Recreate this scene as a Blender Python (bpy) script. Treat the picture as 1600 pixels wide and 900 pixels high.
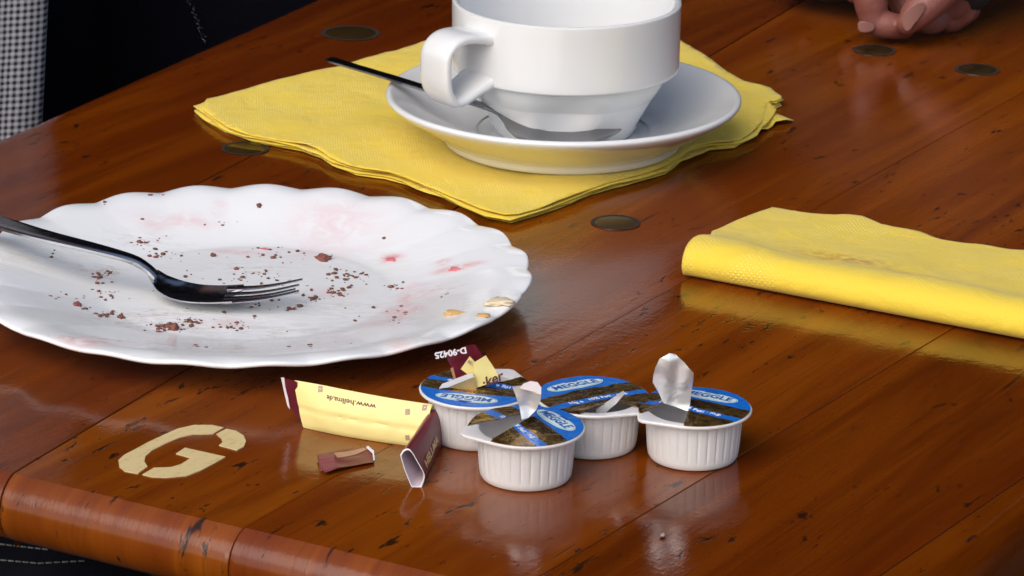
import bpy, bmesh, math, random
import numpy as np
from mathutils import Vector, Matrix
from mathutils.geometry import delaunay_2d_cdt
from mathutils import noise as mnoise
for o in list(bpy.data.objects): bpy.data.objects.remove(o)
C = bpy.context.scene.collection
SC = bpy.context.scene
PI = math.pi; R = math.radians
S = 0.01                                  # all shapes below are written in centimetres

# ------------------------------------------------------------------ camera, sky, sun, exposure
FPX, PITCH, ROLL, CH = 5800.0, R(18.6), R(1.0), 44.0
cam = bpy.data.cameras.new('camera'); camo = bpy.data.objects.new('camera', cam); C.objects.link(camo)
cam.sensor_width = 36; cam.lens = FPX * 36 / 1600; cam.clip_start = .05; cam.clip_end = 200
camo.matrix_world = Matrix.Translation((0, 0, CH * S)) @ Matrix.Rotation(PI/2 - PITCH, 4, 'X') @ Matrix.Rotation(ROLL, 4, 'Z')
cam.dof.use_dof = True; cam.dof.focus_distance = 1.30; cam.dof.aperture_fstop = 60
SC.camera = camo
SUN_EL, SUN_AZ = 44, 236                  # azimuth: direction the light comes from, degrees ccw from +x
w = bpy.data.worlds.new('World'); SC.world = w; w.use_nodes = True
wn = w.node_tree; bg = wn.nodes['Background']
sky = wn.nodes.new('ShaderNodeTexSky'); sky.sky_type = 'NISHITA'; sky.sun_disc = False
sky.sun_elevation = R(SUN_EL); sky.sun_rotation = R(90 - SUN_AZ)
sky.air_density = 1.0; sky.dust_density = 3.5; sky.ozone_density = .8
wn.links.new(sky.outputs[0], bg.inputs[0]); bg.inputs[1].default_value = 0.15
sl = bpy.data.lights.new('sun', 'SUN'); sl.energy = 1.5; sl.angle = R(62); sl.color = (1, .975, .94)
so = bpy.data.objects.new('sun', sl); C.objects.link(so)
dv = Vector((math.cos(R(SUN_EL))*math.cos(R(SUN_AZ)), math.cos(R(SUN_EL))*math.sin(R(SUN_AZ)), math.sin(R(SUN_EL))))
so.rotation_euler = dv.to_track_quat('Z', 'Y').to_euler()
SC.view_settings.view_transform = 'Standard'; SC.view_settings.look = 'None'
SC.view_settings.exposure = 0.02; SC.view_settings.gamma = 1

# ------------------------------------------------------------------ measuring helpers (cm)
def ray(px, py):
    x = (px - 800)/FPX; y = -(py - 450)/FPX
    x, y = x*math.cos(ROLL) - y*math.sin(ROLL), x*math.sin(ROLL) + y*math.cos(ROLL)
    return Vector((x, math.cos(PITCH) + y*math.sin(PITCH), -math.sin(PITCH) + y*math.cos(PITCH)))
def P(px, py, z=0.0):
    d = ray(px, py); return Vector((0, 0, CH)) + d*((z - CH)/d.z)
def Q(px, py, yy):
    d = ray(px, py); return Vector((0, 0, CH)) + d*(yy/d.y)

# ------------------------------------------------------------------ object helpers
def tag(o, label=None, cat=None, group=None, kind=None):
    if label: o['label'] = label
    if cat: o['category'] = cat
    if group: o['group'] = group
    if kind: o['kind'] = kind
    return o
def empty(name, loc, rz=0.0, label=None, cat=None, group=None):
    o = bpy.data.objects.new(name, None); C.objects.link(o); o.empty_display_size = .01
    o.location = Vector(loc)*S; o.rotation_euler = (0, 0, rz)
    return tag(o, label, cat, group)
def obj(name, v, f, m, parent=None, sharp=40, uv=None, smooth=True):
    me = bpy.data.meshes.new(name)
    me.from_pydata([(p[0]*S, p[1]*S, p[2]*S) for p in v], [], f)
    if uv is not None:
        ul = me.uv_layers.new(name='UVMap')
        vi = np.zeros(len(me.loops), dtype=np.int32); me.loops.foreach_get('vertex_index', vi)
        ul.data.foreach_set('uv', np.asarray(uv, dtype=np.float32)[vi].ravel())
    me.validate(); me.update()
    if smooth:
        me.shade_smooth()
        if sharp: me.set_sharp_from_angle(angle=R(sharp))
    if m: me.materials.append(m)
    o = bpy.data.objects.new(name, me); C.objects.link(o)
    if parent: o.parent = parent
    return o
def fixn(o):
    bm = bmesh.new(); bm.from_mesh(o.data); bmesh.ops.recalc_face_normals(bm, faces=bm.faces); bm.to_mesh(o.data); bm.free(); return o
def grid_faces(n, m, closed_m=False, off=0):
    f = []
    for i in range(n-1):
        for j in range(m if closed_m else m-1):
            j2 = (j+1) % m
            f.append((off+i*m+j, off+i*m+j2, off+(i+1)*m+j2, off+(i+1)*m+j))
    return f
def lathe(profile, n, rf=None):
    v = []
    for (r, z) in profile:
        for k in range(n):
            a = 2*PI*k/n
            rr, zz = (r, z) if rf is None else rf(r, z, a)
            v.append((rr*math.cos(a), rr*math.sin(a), zz))
    return v, grid_faces(len(profile), n, True)
def inside(poly, x, y):
    c = False; n = len(poly); j = n-1
    for i in range(n):
        xi, yi = poly[i][0], poly[i][1]; xj, yj = poly[j][0], poly[j][1]
        if (yi > y) != (yj > y) and x < (xj-xi)*(y-yi)/(yj-yi+1e-12)+xi: c = not c
        j = i
    return c
def dense(poly, step, closed=True):
    out = []; n = len(poly)
    for i in range(n if closed else n-1):
        a = Vector(poly[i][:2]); b = Vector(poly[(i+1) % n][:2]); k = max(1, int((b-a).length/step))
        for q in range(k): out.append(tuple(a.lerp(b, q/k)))
    if not closed: out.append(tuple(poly[-1][:2]))
    return out
def chaikin(poly, it=2):
    for _ in range(it):
        o = []; n = len(poly)
        for i in range(n):
            a = poly[i]; b = poly[(i+1) % n]
            o.append((a[0]*.75+b[0]*.25, a[1]*.75+b[1]*.25)); o.append((a[0]*.25+b[0]*.75, a[1]*.25+b[1]*.75))
        poly = o
    return poly
def sheet(name, outline, step, hf, th, m, parent=None, sharp=35, posf=None, estep=None):
    """a real sheet of thickness th: outline (2d, cm), hf(x,y) its height; posf maps (x,y,h) to 3d"""
    ol = dense(outline, estep or step)
    n = len(ol); xs = [p[0] for p in ol]; ys = [p[1] for p in ol]
    pts = [Vector(p) for p in ol]
    y = min(ys) + step*.5; row = 0
    while y < max(ys):
        x = min(xs) + step*(.5 if row % 2 else 1.0)
        while x < max(xs):
            if inside(ol, x, y): pts.append(Vector((x, y)))
            x += step
        y += step*.87; row += 1
    vs, es, fs, _, _, _ = delaunay_2d_cdt(pts, [], [list(range(n))], 1, 1e-5)
    N = len(vs); posf = posf or (lambda x, y, h: (x, y, h))
    v = [posf(p[0], p[1], hf(p[0], p[1])) for p in vs] + [posf(p[0], p[1], hf(p[0], p[1]) - th) for p in vs]
    f = [tuple(t) for t in fs] + [tuple(N+i for i in reversed(t)) for t in fs]
    cnt = {}
    for t in fs:
        for a, b in zip(t, list(t[1:])+[t[0]]): cnt[(a, b)] = 1
    for (a, b) in list(cnt):
        if (b, a) not in cnt: f.append((b, a, N+a, N+b))
    uv = [(p[0], p[1]) for p in vs]*2
    return obj(name, v, f, m, parent, sharp, uv)
def crspline(pts, n):
    """Catmull-Rom through tuples of any length"""
    out = []; A = [np.array(p, float) for p in pts]; A = [2*A[0]-A[1]] + A + [2*A[-1]-A[-2]]
    for i in range(1, len(A)-2):
        for k in range(n):
            t = k/n; a, b, c, d = A[i-1], A[i], A[i+1], A[i+2]
            out.append(.5*((2*b)+(c-a)*t+(2*a-5*b+4*c-d)*t*t+(3*b-a-3*c+d)*t**3))
    out.append(A[-2]); return out
def swept(path, n=14, cap=True):
    """round tube along (x,y,z,r) points with rounded ends"""
    v = []; f = []
    P3 = [Vector(p[:3]) for p in path]; rr = [p[3] for p in path]
    t0 = (P3[1]-P3[0]).normalized(); up = Vector((0, 0, 1)) if abs(t0.z) < .9 else Vector((1, 0, 0))
    sd = t0.cross(up).normalized(); rings = []
    def ring(c, t, sd, r):
        b = t.cross(sd).normalized(); i = len(v)
        for k in range(n):
            a = 2*PI*k/n; v.append(c + sd*(r*math.cos(a)) + b*(r*math.sin(a)))
        rings.append(i)
    N = len(P3)
    for i in range(N):
        t = ((P3[min(i+1, N-1)]-P3[max(i-1, 0)])).normalized()
        sd = (sd - t*sd.dot(t)).normalized()
        if i == 0 and cap:
            for q in (80, 60, 30): ring(P3[0]-t*rr[0]*math.sin(R(q)), t, sd, rr[0]*math.cos(R(q)))
        ring(P3[i], t, sd, rr[i])
        if i == N-1 and cap:
            for q in (30, 60, 80): ring(P3[i]+t*rr[i]*math.sin(R(q)), t, sd, rr[i]*math.cos(R(q)))
    for a, b in zip(rings, rings[1:]):
        for k in range(n): f.append((a+k, a+(k+1) % n, b+(k+1) % n, b+k))
    f.append(tuple(rings[0]+k for k in reversed(range(n)))); f.append(tuple(rings[-1]+k for k in range(n)))
    return v, f
def merge(parts):
    v = []; f = []
    for a, b in parts:
        o = len(v); v += list(a); f += [tuple(i+o for i in t) for t in b]
    return v, f
def blobby(name, tubes, m, parent, voxel=.12, smooth=6):
    """tubes grown into ONE continuous skin"""
    v, f = merge([swept(t) for t in tubes])
    o = obj(name, v, f, m, parent, None)
    r = o.modifiers.new('skin', 'REMESH'); r.mode = 'VOXEL'; r.voxel_size = voxel*S; r.use_smooth_shade = True
    s = o.modifiers.new('soft', 'SMOOTH'); s.factor = .5; s.iterations = smooth
    return o

# ------------------------------------------------------------------ material helpers
class NT:
    def __init__(self, name):
        self.m = bpy.data.materials.new(name); self.m.use_nodes = True; self.t = self.m.node_tree
        self.b = self.t.nodes['Principled BSDF']
    def n(self, typ, **kw):
        x = self.t.nodes.new(typ)
        for k, v in kw.items(): setattr(x, k, v)
        return x
    def set(self, sock, v):
        if hasattr(v, 'is_output') or isinstance(v, bpy.types.NodeSocket): self.t.links.new(v, sock)
        else: sock.default_value = v
    def math(self, op, a, b=0.0, clamp=False):
        x = self.n('ShaderNodeMath', operation=op, use_clamp=clamp); self.set(x.inputs[0], a); self.set(x.inputs[1], b); return x.outputs[0]
    def mix(self, f, a, b):
        x = self.n('ShaderNodeMix', data_type='RGBA'); self.set(x.inputs[0], f)
        self.set(x.inputs[6], a if not isinstance(a, tuple) else (*a, 1)); self.set(x.inputs[7], b if not isinstance(b, tuple) else (*b, 1)); return x.outputs[2]
    def coord(self, kind='Object', scale=(1, 1, 1), rot=(0, 0, 0)):
        c = self.n('ShaderNodeTexCoord'); mp = self.n('ShaderNodeMapping'); mp.inputs['Scale'].default_value = scale; mp.inputs['Rotation'].default_value = rot
        self.t.links.new(c.outputs[kind], mp.inputs[0]); return mp.outputs[0]
    def noise(self, vec, sc, det=3, rough=.5, dist=0):
        x = self.n('ShaderNodeTexNoise'); self.t.links.new(vec, x.inputs['Vector']); x.inputs['Scale'].default_value = sc
        x.inputs['Detail'].default_value = det; x.inputs['Roughness'].default_value = rough; x.inputs['Distortion'].default_value = dist; return x.outputs[0]
    def ramp(self, f, lo, hi, a=0.0, b=1.0):
        x = self.n('ShaderNodeMapRange'); x.interpolation_type = 'SMOOTHSTEP'; self.set(x.inputs[0], f)
        x.inputs[1].default_value = lo; x.inputs[2].default_value = hi; x.inputs[3].default_value = a; x.inputs[4].default_value = b; return x.outputs[0]
    def bump(self, h, strength=.3, dist=.001, prev=None):
        x = self.n('ShaderNodeBump'); x.inputs['Strength'].default_value = strength; x.inputs['Distance'].default_value = dist
        self.t.links.new(h, x.inputs['Height'])
        if prev: self.t.links.new(prev, x.inputs['Normal'])
        return x.outputs[0]
    def out(self, color=None, rough=None, normal=None, **kw):
        b = self.b
        if color is not None: self.set(b.inputs['Base Color'], (*color, 1) if isinstance(color, tuple) else color)
        if rough is not None: self.set(b.inputs['Roughness'], rough)
        if normal is not None: self.t.links.new(normal, b.inputs['Normal'])
        for k, v in kw.items(): self.set(b.inputs[k.replace('_', ' ')], v)
        return self.m

def plain(name, col, rough=.5, ns=300, amt=.12, bump=.05, **kw):
    t = NT(name); c = t.coord(); n1 = t.noise(c, ns, 4)
    dark = tuple(x*(1-amt) for x in col); lite = tuple(min(1, x*(1+amt)) for x in col)
    return t.out(t.mix(n1, dark, lite), rough, t.bump(n1, bump, .0005) if bump else None, **kw)

def wood_mat(name, light=(.225, .056, .0025), dark=(.125, .025, .0013), coat=1.0, red=(.135, .022, .0014)):
    t = NT(name)
    oi = t.n('ShaderNodeObjectInfo'); tc = t.n('ShaderNodeTexCoord')
    add = t.n('ShaderNodeVectorMath', operation='ADD'); t.t.links.new(tc.outputs['Object'], add.inputs[0])
    cmb = t.n('ShaderNodeCombineXYZ'); t.set(cmb.inputs[0], t.math('MULTIPLY', oi.outputs['Random'], 3.0)); t.set(cmb.inputs[2], t.math('MULTIPLY', oi.outputs['Random'], 1.7))
    t.t.links.new(cmb.outputs[0], add.inputs[1])
    def mp(s):
        x = t.n('ShaderNodeMapping'); x.inputs['Scale'].default_value = s; t.t.links.new(add.outputs[0], x.inputs[0]); return x.outputs[0]
    broad = t.noise(mp((3, 14, 3)), 1, 3, .5, .4)
    fig = t.noise(mp((5, 60, 5)), 1, 5, .6, .6)
    grain = t.noise(mp((12, 520, 12)), 1, 3, .7)
    pit = t.noise(mp((85, 215, 85)), 1, 3, .6, .4)
    clump = t.noise(mp((14, 22, 14)), 1, 2)
    streak = t.noise(mp((16, 330, 16)), 1, 2, .5, .3)
    col = t.mix(t.ramp(fig, .3, .72), dark, light)
    col = t.mix(t.ramp(broad, .4, .7, 0, .6), col, red)
    col = t.mix(t.math('MULTIPLY', t.ramp(grain, .52, .75), .28), col, tuple(x*.35 for x in dark))
    pm = t.math('MULTIPLY', t.ramp(t.math('ADD', pit, t.math('MULTIPLY', t.math('SUBTRACT', clump, .5), .35)), .635, .73), 1.0)
    sm = t.math('MULTIPLY', t.ramp(streak, .70, .78), t.ramp(clump, .45, .6))
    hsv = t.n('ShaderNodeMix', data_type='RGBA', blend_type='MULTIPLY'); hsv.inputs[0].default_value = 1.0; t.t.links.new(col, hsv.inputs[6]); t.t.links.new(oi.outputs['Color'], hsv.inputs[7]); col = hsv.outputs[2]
    blot = t.math('MAXIMUM', t.math('MULTIPLY', pm, .9), t.math('MULTIPLY', sm, .8))
    col = t.mix(blot, col, (.012, .006, .004))
    wav = t.noise(mp((22, 60, 22)), 1, 2)
    fine = t.noise(mp((300, 1400, 300)), 1, 3)
    h = t.math('ADD', t.math('MULTIPLY', grain, .35), t.math('MULTIPLY', fine, .2)); h = t.math('SUBTRACT', h, t.math('MULTIPLY', blot, .8))
    peel = t.noise(mp((420, 260, 300)), 1, 2); nb = t.bump(h, .25, .0004); cb = t.bump(t.math('ADD', t.math('MULTIPLY', wav, 1.0), t.math('ADD', t.math('MULTIPLY', fine, .10), t.math('ADD', t.math('MULTIPLY', peel, .16), t.math('MULTIPLY', grain, .10)))), .4, .0007)
    cb = t.bump(t.math('SUBTRACT', 1.0, blot), .2, .0002, cb)
    t.t.links.new(cb, t.b.inputs['Coat Normal'])
    return t.out(col, .45, nb, Coat_Weight=coat, Coat_Roughness=t.ramp(broad, .3, .7, .09, .16), Coat_IOR=1.45, Specular_IOR_Level=.0)

def porcelain(name, col=(.75, .76, .76)):
    t = NT(name); c = t.coord(); n = t.noise(c, 40, 2)
    return t.out(t.mix(n, tuple(x*.97 for x in col), col), .22, t.bump(n, .04, .0005), Coat_Weight=.6, Coat_Roughness=.06)

M = {}
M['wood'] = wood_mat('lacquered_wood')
M['plug'] = wood_mat('wood_plug', (.05, .028, .008), (.022, .013, .004), red=(.032, .018, .005))
M['groove'] = plain('dark_groove', (.02, .011, .006), .8)
M['white'] = porcelain('white_porcelain')
M['plastic'] = plain('white_plastic', (.80, .78, .76), .35, 60, .03, .02, Subsurface_Weight=.35, Subsurface_Scale=.006, Subsurface_Radius=(1.0, .95, .9))
M['foil'] = None
M['black_cloth'] = plain('black_cloth', (.003, .003, .006), 1.0, 900, .4, .3, Specular_IOR_Level=.1)
M['dark_cloth'] = plain('dark_cloth', (.016, .010, .012), .9, 700, .4, .3)
M['denim'] = plain('dark_denim', (.009, .010, .022), .9, 1500, .5, .3)
M['stitch'] = plain('pale_thread', (.35, .34, .33), .8)
M['green_paint'] = plain('dark_green_paint', (.008, .028, .018), .5, 60, .2)
M['hair'] = plain('dark_hair', (.03, .018, .01), .6, 400, .4, .4)
M['maroon'] = plain('maroon_paper', (.13, .008, .022), .35, 200, .15, .1)
M['paper_white'] = plain('torn_white_paper', (.80, .74, .76), .8, 300, .06, .2)
M['paper_inner'] = plain('paper_inside', (.62, .52, .58), .6, 100, .1, .2)
M['yellow_paper'] = plain('pale_yellow_paper', (.86, .74, .29), .45, 120, .04, .08)
M['tan_paper'] = plain('tan_paper', (.42, .22, .13), .4, 300, .15, .1)
M['ink_brown'] = plain('brown_ink', (.10, .03, .03), .5, 300, .1, 0)
M['ink_gold'] = plain('gold_ink', (.62, .46, .16), .4, 300, .1, 0)
M['ink_white'] = plain('white_ink', (.80, .80, .82), .5, 300, .05, 0)
M['ink_blue'] = plain('blue_ink', (.01, .09, .36), .4, 300, .1, 0)
M['ink_dark'] = plain('dark_ink', (.03, .018, .008), .4, 300, .1, 0)
M['square_brown'] = plain('square_print', (.40, .27, .20), .5, 300, .1, 0)
M['pale_oval'] = plain('pale_print', (.62, .76, .78), .35, 300, .04, 0)
M['green_line'] = plain('green_print', (.10, .35, .25), .4, 300, .05, 0)
M['gold_edge'] = plain('gold_foil_edge', (.75, .5, .2), .3, 300, .1, 0, Metallic=.9)
def skin_mat():
    t = NT('skin'); c = t.coord(); n1 = t.noise(c, 60, 4); n2 = t.noise(c, 900, 3)
    return t.out(t.mix(t.ramp(n1, .35, .7), (.24, .085, .065), (.18, .055, .043)), .5, t.bump(n2, .35, .0006, t.bump(n1, .15, .002)), Subsurface_Weight=.12, Subsurface_Scale=.004)
M['skin'] = skin_mat()
M['nail'] = plain('nail', (.25, .115, .095), .3, 200, .06, 0)
def metal(name, col, rough):
    t = NT(name); c = t.coord(scale=(1, 1, 1)); n = t.noise(c, 700, 3); n2 = t.noise(c, 25, 2)
    return t.out(t.mix(n2, tuple(x*.85 for x in col), col), t.ramp(n, .2, .8, rough*.75, rough*1.3), t.bump(n2, .05, .001), Metallic=1.0)
M['steel'] = metal('brushed_steel', (.52, .52, .54), .17)
M['dark_steel'] = metal('steel_dark', (.32, .32, .33), .2)
M['silver'] = metal('crumpled_silver_foil', (.80, .80, .82), .20)
def crumpled():
    t = NT('silver_foil'); c = t.coord(); n = t.noise(c, 130, 2, .5, .6)
    return t.out((.86, .86, .88), .30, t.bump(n, .6, .0012), Metallic=.75)
M['silver'] = crumpled()

def napkin_mat():
    t = NT('yellow_tissue'); c = t.n('ShaderNodeUVMap').outputs[0]
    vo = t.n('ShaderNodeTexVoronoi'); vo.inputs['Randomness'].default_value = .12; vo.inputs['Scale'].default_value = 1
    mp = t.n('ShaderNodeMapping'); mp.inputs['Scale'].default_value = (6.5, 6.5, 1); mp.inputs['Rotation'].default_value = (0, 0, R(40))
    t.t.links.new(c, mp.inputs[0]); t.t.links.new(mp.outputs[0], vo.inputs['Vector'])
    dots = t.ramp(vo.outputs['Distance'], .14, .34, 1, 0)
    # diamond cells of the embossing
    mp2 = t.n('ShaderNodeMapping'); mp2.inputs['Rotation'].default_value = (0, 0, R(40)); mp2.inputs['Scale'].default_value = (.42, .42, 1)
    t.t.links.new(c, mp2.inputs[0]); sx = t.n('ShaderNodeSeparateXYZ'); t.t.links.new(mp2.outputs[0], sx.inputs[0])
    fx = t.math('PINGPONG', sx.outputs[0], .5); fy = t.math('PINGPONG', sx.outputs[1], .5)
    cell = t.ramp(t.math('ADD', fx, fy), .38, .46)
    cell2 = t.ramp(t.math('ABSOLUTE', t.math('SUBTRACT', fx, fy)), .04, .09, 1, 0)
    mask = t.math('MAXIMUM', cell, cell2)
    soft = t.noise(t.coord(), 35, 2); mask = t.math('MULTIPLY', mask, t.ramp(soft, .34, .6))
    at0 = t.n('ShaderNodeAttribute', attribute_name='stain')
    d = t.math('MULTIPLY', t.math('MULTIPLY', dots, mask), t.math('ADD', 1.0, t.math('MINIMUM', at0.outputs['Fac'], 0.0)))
    fib = t.noise(t.coord(), 1600, 3); crk = t.noise(t.coord(), 55, 3, .55, .8)
    stain_n = t.noise(t.coord(), 260, 3)
    col = t.mix(fib, (.74, .53, .04), (.82, .61, .065))
    col = t.mix(t.math('MULTIPLY', d, .75), col, (.97, .84, .28))  # glint of the raised dots painted in as lighter yellow
    at = t.n('ShaderNodeAttribute', attribute_name='stain')
    col = t.mix(t.math('MULTIPLY', t.math('MAXIMUM', at.outputs['Fac'], 0.0), t.ramp(stain_n, .3, .65)), col, (.42, .17, .012))
    nb = t.bump(t.math('ADD', t.math('MULTIPLY', d, 1.0), t.math('MULTIPLY', fib, .25)), .5, .0006, t.bump(crk, .35, .003))
    return t.out(col, .75, nb, Sheen_Weight=.15, Specular_IOR_Level=.25)
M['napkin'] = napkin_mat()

def lid_mat():
    t = NT('printed_foil_lid'); uv = t.n('ShaderNodeUVMap').outputs[0]
    s = t.n('ShaderNodeSeparateXYZ'); t.t.links.new(uv, s.inputs[0]); x, y = s.outputs[0], s.outputs[1]
    wob = t.math('MULTIPLY', t.math('SUBTRACT', t.noise(uv, 1.2, 2), .5), .16)
    y2 = t.math('ADD', t.math('ADD', y, wob), t.math('MULTIPLY', t.math('MULTIPLY', x, x), .05))
    top = t.math('GREATER_THAN', y2, .62)
    str_ = t.math('MULTIPLY', t.math('LESS_THAN', y2, -.14), t.math('GREATER_THAN', y2, -.50))
    blue = t.math('MAXIMUM', top, str_)
    n = t.noise(uv, 3.0, 3, .6, .8); n2 = t.noise(uv, 9, 3)
    gold = t.mix(t.ramp(n, .35, .65), (.12, .055, .010), (.42, .25, .06))
    bl = t.mix(n2, (.006, .13, .55), (.012, .19, .68))
    col = t.mix(blue, gold, bl)
    nb = t.bump(n2, .25, .0006, t.bump(n, .35, .0012))
    return t.out(col, .26, nb, Metallic=t.math('SUBTRACT', .85, t.math('MULTIPLY', blue, .72)))
M['lid'] = lid_mat()

def plate_mat():
    t = NT('glazed_white_plate'); c = t.coord()
    a = t.n('ShaderNodeAttribute', attribute_name='stains'); s = t.n('ShaderNodeSeparateColor'); t.t.links.new(a.outputs['Color'], s.inputs[0])
    n1 = t.noise(c, 120, 4, .6, .6); n2 = t.noise(c, 420, 4, .65, .3)
    mp = t.coord(scale=(1, 3.2, 1), rot=(0, 0, R(25))); n3 = t.noise(mp, 110, 4, .6, 1.0)
    col = t.mix(t.math('MULTIPLY', s.outputs[0], t.ramp(n1, .35, .6, .25, 1)), (.88, .895, .905), (.80, .33, .34))
    col = t.mix(t.math('MULTIPLY', s.outputs[1], t.math('MULTIPLY', t.ramp(n3, .44, .62), t.ramp(n2, .4, .6, .3, 1))), col, (.45, .28, .18))
    col = t.mix(t.math('MULTIPLY', s.outputs[2], t.ramp(n3, .42, .6, 0, .6)), col, (.74, .70, .58))
    dirt = t.math('MAXIMUM', t.math('MAXIMUM', s.outputs[0], s.outputs[1]), s.outputs[2])
    rough = t.math('ADD', .14, t.math('MULTIPLY', dirt, t.ramp(n3, .35, .7, .05, .35)))
    return t.out(col, rough, t.bump(t.math('MULTIPLY', dirt, n3), .25, .0008), Coat_Weight=.3, Coat_Roughness=.08)
M['plate'] = plate_mat()

def hound_mat():
    t = NT('houndstooth_wool'); s = t.n('ShaderNodeSeparateXYZ'); t.t.links.new(t.n('ShaderNodeUVMap').outputs[0], s.inputs[0])
    wv = t.noise(t.coord(), 60, 2)
    u = t.math('ADD', t.math('MULTIPLY', s.outputs[0], 3.3), t.math('MULTIPLY', wv, .25)); v = t.math('MULTIPLY', s.outputs[1], 3.3)
    fu = t.math('FRACT', u); fv = t.math('FRACT', v)
    a = t.math('LESS_THAN', fu, .5); b = t.math('LESS_THAN', fv, .5)
    tw = t.math('LESS_THAN', t.math('FRACT', t.math('ADD', t.math('MULTIPLY', u, 4.0), t.math('MULTIPLY', v, 4.0))), .5)
    both = t.math('MULTIPLY', a, b); one = t.math('ABSOLUTE', t.math('SUBTRACT', a, b))
    dk = t.math('MAXIMUM', both, t.math('MULTIPLY', one, tw))
    col = t.mix(dk, (.42, .42, .46), (.012, .012, .018)); fz = t.noise(t.coord(), 1500, 3)
    return t.out(col, .95, t.bump(fz, .4, .0008))
M['hound'] = hound_mat()

# ------------------------------------------------------------------ text as thin flat mesh
def text_geo(body, size, align='CENTER', bold=0.0, shear=0.0):
    cu = bpy.data.curves.new('t', 'FONT'); cu.body = body; cu.size = size; cu.align_x = align; cu.align_y = 'CENTER'; cu.offset = bold; cu.shear = shear
    cu.resolution_u = 3
    o = bpy.data.objects.new('t', cu); C.objects.link(o)
    dg = bpy.context.evaluated_depsgraph_get(); me = o.evaluated_get(dg).to_mesh()
    v = [tuple(p.co) for p in me.vertices]; f = [tuple(p.vertices) for p in me.polygons]
    o.evaluated_get(dg).to_mesh_clear(); bpy.data.objects.remove(o); bpy.data.curves.remove(cu)
    return v, f
def text_on(name, geo, m, parent, posf):
    v, f = geo; return obj(name, [posf(p[0], p[1]) for p in v], f, m, parent, None)

#STRUCTURE
# ------------------------------------------------------------------ floor, added backdrop and sky blocker
fl = obj('floor', [(-700, -300, -75.2), (700, -300, -75.2), (700, 900, -75.2), (-700, 900, -75.2)], [(0, 1, 2, 3)], plain('dark_ground', (.03, .022, .016), .9)); tag(fl, kind='structure')
M['deck'] = wood_mat('weathered_deck', (.10, .06, .035), (.04, .025, .015), coat=0.0, red=(.06, .04, .02))
for k in range(30):
    a = R(62); cx, cy = -60 + k*9.4*math.sin(a), 150 - k*9.4*math.cos(a)
    v = []
    for z in (-73.2-.02*(k % 3), -75):
        for (s, q) in ((-200, -4.4), (200, -4.4), (200, 4.4), (-200, 4.4)):
            v.append((s, q, z))
    o = obj('floor_board', v, [(0, 1, 2, 3), (7, 6, 5, 4), (0, 4, 5, 1), (1, 5, 6, 2), (2, 6, 7, 3), (3, 7, 4, 0)], M['deck'], fl, smooth=False)
    o.location = (cx*S, cy*S, 0); o.rotation_euler.z = a
M['backdrop'] = plain('backdrop_brown', (.010, .006, .005), .9, 6, .3, .2)
wl = fixn(obj('added_backdrop', [(-700, 460, -75), (700, 460, -75), (700, 460, 240), (-700, 460, 240), (-700, 490, -75), (700, 490, -75), (700, 490, 240), (-700, 490, 240)],
         [(0, 1, 2, 3), (5, 4, 7, 6), (3, 2, 6, 7), (4, 0, 3, 7), (1, 5, 6, 2)], M['backdrop'], smooth=False)); tag(wl, kind='structure')  # added, unseen: gives the varnish something dark to reflect

v = []
for z in (200, 208):
    for (x, y) in ((-700, 275), (700, 275), (700, 462), (-700, 462)): v.append((x, y, z))
rf_ = obj('added_sky_blocker', v, [(3, 2, 1, 0), (4, 5, 6, 7), (0, 1, 5, 4), (1, 2, 6, 5), (2, 3, 7, 6), (3, 0, 4, 7)], plain('dark_blocker', (.03, .018, .012), .9, 8, .3, .1), smooth=False); tag(rf_, kind='structure')  # added unseen slab that cuts sky light over the far end

# ------------------------------------------------------------------ table: planks laid side by side, rounded ends
FR0 = P(0, 735); FR1 = P(700, 900); fdir = (FR1 - FR0).normalized()
pdir = Vector((math.cos(R(59.6)), math.sin(R(59.6)), 0))
tab = empty('wooden_table', (FR0.x, FR0.y, 0), R(59.6), 'glossy red-brown lacquered plank table with a rounded front edge and a stencilled letter', 'table')
def tl(p):            # world cm -> table frame
    d = Vector((p[0]-FR0.x, p[1]-FR0.y, 0)); q = Matrix.Rotation(-R(59.6), 3, 'Z') @ d; return Vector((q.x, q.y, p[2] if len(p) > 2 else 0))
def line_hit(a, b):   # where a joint line through pixels a,b (on the table) meets the front-edge line; and its direction
    p = P(*a); d = (P(*b) - p).normalized()
    M2 = np.array([[d.x, -fdir.x], [d.y, -fdir.y]]); t, s = np.linalg.solve(M2, np.array([FR0.x-p.x, FR0.y-p.y]))
    return tl(FR0 + fdir*s), (tl(FR0 + d) - tl(FR0))
joints = [line_hit((0, 212), (480, 0)), line_hit((0, 752), (187, 640)), line_hit((375, 828), (1278, 323)), line_hit((1000, 806), (1100, 746)), line_hit((1375, 899), (1600, 745)), line_hit((1500, 903), (1600, 817))]
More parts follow.
